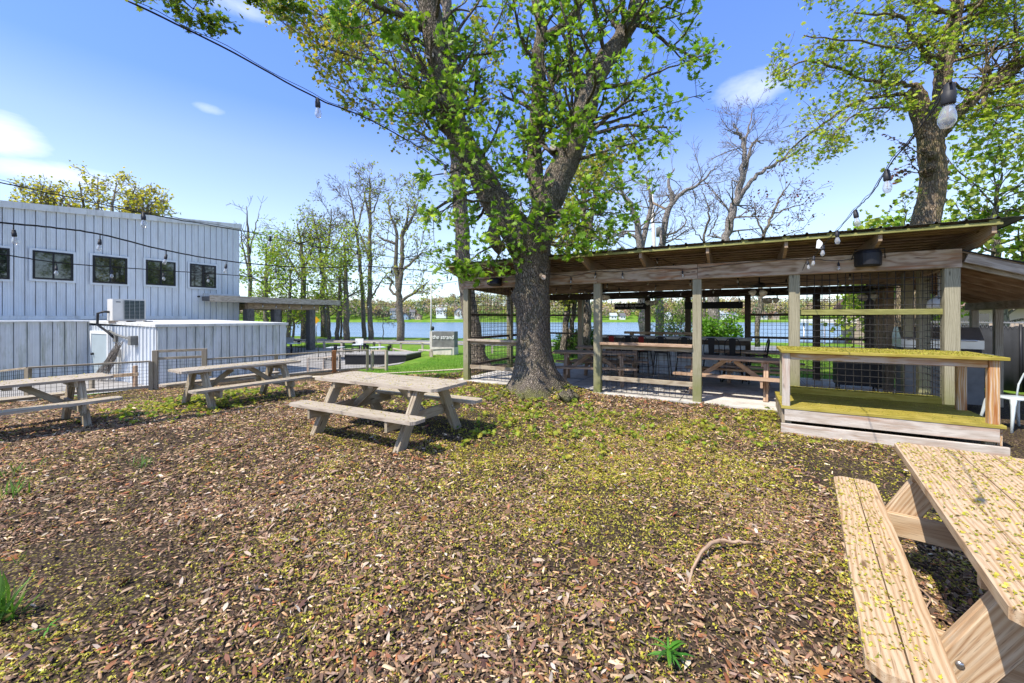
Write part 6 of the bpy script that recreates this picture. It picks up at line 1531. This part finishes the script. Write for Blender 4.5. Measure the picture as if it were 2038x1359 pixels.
flowd = lambda x, y: np.clip(.40 + .45 * vnoise(x, y, 1.1, 22) + .3 * vnoise(x, y, 4, 23), .17, 1) * (.22 + .78 * sst(-3.6, -.6, x + .25 * (6 - y)))
CC = [(.05, .032, .021), (.115, .072, .047), (.20, .132, .088), (.31, .225, .16), (.46, .36, .265), (.25, .105, .052), (.145, .10, .075), (.36, .235, .135)]
CW = [5, 6, 5, 3, 1.3, 1.4, 4, 1.2]
pos = []; siz = []
for n, y0, y1, s in ((52000, 1.2, 3.6, .031), (52000, 3.6, 7.0, .040), (24000, 7, 12.5, .062)):
    p = scatter(n, y0, y1, chipd); pos.append(p); siz.append(s * (.3 + 1.1 * NR.random(len(p)) ** 1.8 + .9 * (NR.random(len(p)) < .04)))
p = np.concatenate(pos); p[:, 2] += .004
tag(fast_mesh('mulch_chips', stamp(CHIP, p, np.concatenate(siz), frames(len(p), [0, 0, 1], .28)), CHIP_F, 8, palette(len(p), [tuple(v * k for v, k in zip(c, (1.42, 1.3, 1.12))) for c in CC], CW, .25), M['litter']), kind='stuff')
# curled shreds of bark and old leaf
pos = []; siz = []
for n, y0, y1, s in ((5200, 1.2, 3.8, .05), (5200, 3.8, 8.0, .06)):
    p = scatter(n, y0, y1, chipd); pos.append(p); siz.append(s * (.35 + .9 * NR.random(len(p)) ** 1.6))
p = np.concatenate(pos); p[:, 2] += .012
SHR = [(0, -.6, .0), (.16, -.2, .10), (.20, .2, .06), (.02, .6, -.02), (-.16, .25, .12), (-.14, -.25, .05)]
tag(fast_mesh('bark_shreds', stamp(SHR, p, np.concatenate(siz), frames(len(p), [0, 0, 1], .45)), [(0, 1, 2, 5), (5, 2, 3, 4)], 6, palette(len(p), [(.30, .20, .14), (.20, .125, .085), (.42, .33, .25), (.50, .42, .34), (.26, .115, .06), (.13, .085, .06)], [3, 4, 2, .8, 1.6, 3], .2), M['litter']), kind='stuff')
# fallen maple flowers: little yellow-green tufts
FL = [(-.15, -.13, .1), (.62, -.05, .05), (.66, .04, .1), (-.12, .13, .25), (-.75, -.30, .05), (-.70, -.36, .08), (.05, -.06, .2), (.0, .08, .2), (-.25, -.2, .25), (.2, -.25, .35), (.28, .2, .15), (-.2, .25, .1)]
FL_F = [(0, 1, 2, 3), (4, 5, 6, 7), (8, 9, 10, 11)]
FC = [(.42, .38, .03), (.54, .47, .06), (.60, .52, .12), (.30, .31, .03), (.42, .28, .06)]
pos = []; siz = []
for n, y0, y1, s in ((30000, 1.2, 3.6, .0165), (42000, 3.6, 7.0, .022), (20000, 7, 12.5, .030)):
    p = scatter(n, y0, y1, flowd); m_ = int(len(p) * .45); src = p[NR.integers(0, len(p) // 9, m_)]
    p[-m_:, :2] = src[:, :2] + NR.normal(size=(m_, 2)) * (.028 + .02 * (y0 > 3)); p[-m_:, 2] = ground_z(p[-m_:, 0], p[-m_:, 1]); pos.append(p); siz.append(s * (.45 + 1.0 * NR.random(len(p)) ** 1.5))
p = np.concatenate(pos); p[:, 2] += .008
tag(fast_mesh('fallen_blossom', stamp(FL, p, np.concatenate(siz), frames(len(p), [0, 0, 1], .5)), FL_F, 12, palette(len(p), FC, [4, 4, 2, 3, 1.5], .2), M['petal']), kind='stuff')
# dead leaves
p = scatter(520, 1.3, 9.0); p[:, 2] += .012
tag(fast_mesh('dead_leaves', stamp(MAPLE, p, NR.uniform(.03, .085, len(p)), frames(len(p), [0, 0, 1], .6)), MAPLE_F, len(MAPLE), palette(len(p), [(.22, .08, .035), (.16, .085, .05), (.26, .15, .09), (.30, .12, .035), (.11, .055, .04)], None, .2), M['litter']), kind='stuff')
# maple seedlings
seedd = lambda x, y: np.clip((.18 + .75 * vnoise(x, y, 1.3, 31)) * sst(4.2, 5.8, y + .25 * x) * sst(4.2, 2.0, np.abs(x + 1.5) - 3.0), 0, 1)
p = scatter(820, 3.9, 11.5, seedd)
q_ = np.repeat(p, 5, axis=0); q_ = q_ + NR.normal(size=q_.shape) * np.array([.035, .035, .0]); q_[:, 2] += NR.uniform(.02, .075, len(q_))
tag(fast_mesh('maple_seedlings', stamp(MAPLE, q_, NR.uniform(.035, .08, len(q_)), frames(len(q_), [0, 0, 1], .5)), MAPLE_F, len(MAPLE), palette(len(q_), [(.24, .34, .03), (.38, .43, .05), (.48, .44, .06), (.14, .25, .03)], [3, 4, 3, 1], .2), M['leaf']), kind='stuff')
# short lawn grass near the pavilion
n = 60000
x = NR.uniform(-7.5, 12, n); y = NR.uniform(10.5, 24, n); k = NR.random(n) < (1 - mulch(x, y)); k &= ~((x < -6.2) & (y < 17.5)) & ~((y > 13.65 - .12 * (x + 4)) & (y < 14.35 - .12 * (x + 4)) & (x < -.8))
t = (x - P0.x) * PD.x + (y - P0.y) * PD.y; s = (x - P0.x) * PN.x + (y - P0.y) * PN.y; k &= ~((t > -.3) & (t < 9) & (s > -.1) & (s < 4.7))
k &= ~((x < -4.4) & (y > np.maximum(12.6 - .15 * (x + 10), 17.2 + 1.2 * (x + 6)))); x, y = x[k], y[k]; p = np.stack([x, y, gz(x, y) - .005], -1)
BLD = [(-.045, 0, 0), (.045, 0, 0), (.035, .12, .6), (.0, .3, 1.0), (-.035, .12, .6)]
def blades(p, size, spread, cols): 
    N = len(p); a = NR.uniform(0, 6.283, N); ax = np.stack([np.cos(a), np.sin(a), a * 0], -1); bx = np.stack([-np.sin(a), np.cos(a), a * 0], -1)
    up = np.tile([0, 0, 1.0], (N, 1)) + NR.normal(size=(N, 3)) * spread; up /= np.linalg.norm(up, axis=1, keepdims=True)
    return stamp(BLD, p, size, (ax, bx, up)), palette(N, cols, None, .2)
v_, c_ = blades(p, NR.uniform(.04, .10, len(p)), .3, [(.09, .22, .015), (.14, .30, .02), (.20, .34, .04)])
tag(fast_mesh('lawn_grass', v_, [(0, 1, 2, 4), (4, 2, 3)], 5, c_, M['leaf']), kind='stuff')
# flowers lying on the close table, platform, counter and middle table
def strew(n, fx, sx, sy, z, L, W, scale, M4, name, lab=None):
    pass
def table_flowers(o, L, W, n, size, extra=()):
    """blossom lying on one table, kept in that table's own frame"""
    pts = []
    for (x0, x1, y0, y1, z, m) in ((-L / 2, L / 2, -W / 2, W / 2, .742, n), (-L / 2, L / 2, .50, .76, .437, n // 3), (-L / 2, L / 2, -.76, -.50, .437, n // 3)):
        pts.append(np.stack([NR.uniform(x0 + .02, x1 - .02, m), NR.uniform(y0 + .01, y1 - .01, m), np.full(m, z)], -1))
    p = np.concatenate(pts); f = FL; N = len(p)
    ob = fast_mesh('fallen_blossom', stamp(FL, p, size * NR.uniform(.5, 1.4, N), frames(N, [0, 0, 1], .35)), FL_F, 12, palette(N, FC, [3, 4, 3, 2, 2], .2), M['petal'])
    ob.matrix_world = Matrix.LocRotScale(o.location, o.rotation_euler, None); tag(ob, kind='stuff')
table_flowers(t4, 2.02, .76, 2400, .0155); table_flowers(t1, 2.22, .76, 420, .016); table_flowers(t2, 2.15, .71, 160, .018); table_flowers(t3, 2.15, .71, 200, .018)
def plank_flowers(t0, t1, s0, s1, z, n, size):
    t = NR.uniform(t0, t1, n); s = NR.uniform(s0, s1, n); p = np.stack([P0.x + PD.x * t + PN.x * s, P0.y + PD.y * t + PN.y * s, np.full(n, z)], -1)
    tag(fast_mesh('fallen_blossom', stamp(FL, p, size * NR.uniform(.5, 1.5, n), frames(n, [0, 0, 1], .4)), FL_F, 12, palette(n, [(.30, .30, .03), (.40, .38, .04), (.46, .42, .08)], None, .2), M['petal']), kind='stuff')
T0, T1, S0, S1, Z, zt = STG
plank_flowers(T0 + .02, T1 - .02, S0, S0 + .92, zt + .002, 2600, .015); plank_flowers(T0, T1, S0, S1, Z + .002, 900, .014); plank_flowers(T0 + .2, T1 - .15, S1 - .03, S1 + .13, Z + .092, 500, .015)

# ------------------------------------------------------------------ tufts, stick, stump
def tuft(label, px, py, h, n, w_, name='grass_tuft'):
    g = G(px, py); p = np.tile([g.x, g.y, g.z], (n, 1)) + NR.normal(size=(n, 3)) * np.array([w_, w_, 0])
    v_, c_ = blades(p, h * NR.uniform(.5, 1.1, n), .45, [(.10, .22, .03), (.16, .30, .05), (.22, .34, .08), (.34, .30, .14)])
    o = fast_mesh(name, v_, [(0, 1, 2, 4), (4, 2, 3)], 5, c_, M['leaf'], org=(g.x, g.y, g.z)); tag(o, label, 'grass', 'grass tufts in the mulch')
tuft('large bright grass tuft at the left edge, the lowest one', 8, 1232, .22, 42, .04)
tuft('wide low grass tuft halfway up the left edge', 20, 985, .16, 46, .10)
tuft('flat grass patch at the left edge just above another tuft', 25, 944, .12, 40, .10)
tuft('small isolated grass tuft in the mulch before the left-hand table', 277, 926, .12, 36, .09)
tuft('tiny grass tuft above the lowest tuft on the left', 36, 1120, .08, 12, .015)
tuft('pale grass clump by the foot of the middle table', 592, 1018, .07, 16, .05)
def weed(label, px, py, h, n):
    g = G(px, py); r = thing('weed', label, 'weed', g, 'weeds in the mulch'); b = MB(); b.tube([g, g + Vector((0, 0, h * .5))], .004, 5); b.build('stem', M['wood_moss'], r)
    a = NR.uniform(0, 6.283, n); z = NR.uniform(.15, .6, n) * h
    p = np.tile([g.x, g.y, g.z], (n, 1)); p[:, 2] += z
    d = np.stack([np.cos(a), np.sin(a), NR.uniform(.1, .8, n)], -1); d /= np.linalg.norm(d, axis=1, keepdims=True)
    side = np.stack([-np.sin(a), np.cos(a), a * 0], -1); up = np.cross(side, d)
    T = [(-.02, 0, 0), (.02, 0, 0), (.075, .35, .04), (.055, .7, -.06), (0, 1.0, -.28), (-.055, .7, -.06), (-.075, .35, .04)]
    fast_mesh('leaves', stamp(T, p, h * NR.uniform(.6, 1.1, n), (side, d, -up)), [(0, 1, 2, 6), (6, 2, 3, 5), (5, 3, 4)], 7, palette(n, [(.08, .26, .03), (.12, .34, .04), (.17, .38, .06)], None, .15), M['leaf'], r)
weed('leafy weed rosette with long drooping leaves at the bottom of the mulch', 1330, 1318, .11, 22)
weed('small green weed between the lowest grass tuft and the bottom edge', 96, 1262, .07, 8)
def stick():
    p = [G(x, y) + Vector((0, 0, z)) for x, y, z in ((1366, 1180, .01), (1380, 1145, .03), (1398, 1112, .05), (1425, 1092, .055), (1455, 1090, .04), (1497, 1086, .02))]
    b = MB(); limb(b, p, [.006, .009, .012, .013, .012, .009], 7, 5, .003, .12); o = b.build('stick', M['wood_red'], org=tuple(p[2])); tag(o, 'curved brown stick lying on the mulch left of the close-up table', 'stick')
    p = [G(x, y) + Vector((0, 0, z)) for x, y, z in ((1806, 1158, .01), (1848, 1192, .02), (1846, 1215, .02), (1828, 1225, .02))]
    b = MB(); limb(b, p, [.004, .005, .004, .003], 5, 4, .002, .1); o = b.build('stick', M['wood_red'], org=tuple(p[1])); tag(o, 'thin forked twig on the ground beneath the close-up table', 'stick')
stick()
g = G(1130, 802); b = MB()
path = [g + Vector((-.14, -.02, .05)), g + Vector((-.02, .02, .10)), g + Vector((.10, .06, .10)), g + Vector((.20, .10, .09))]
limb(b, path, [.13, .12, .085, .04], 12, 4, .012, .22)
limb(b, [g + Vector((-.08, .05, .14)), g + Vector((.05, .08, .20)), g + Vector((.15, .12, .17))], [.06, .05, .02], 8, 4, .01, .2)
tag(b.build('root_stump', M['bark_maple'], org=tuple(g)), 'broken dark root stump in the mulch right of the maple foot', 'stump')
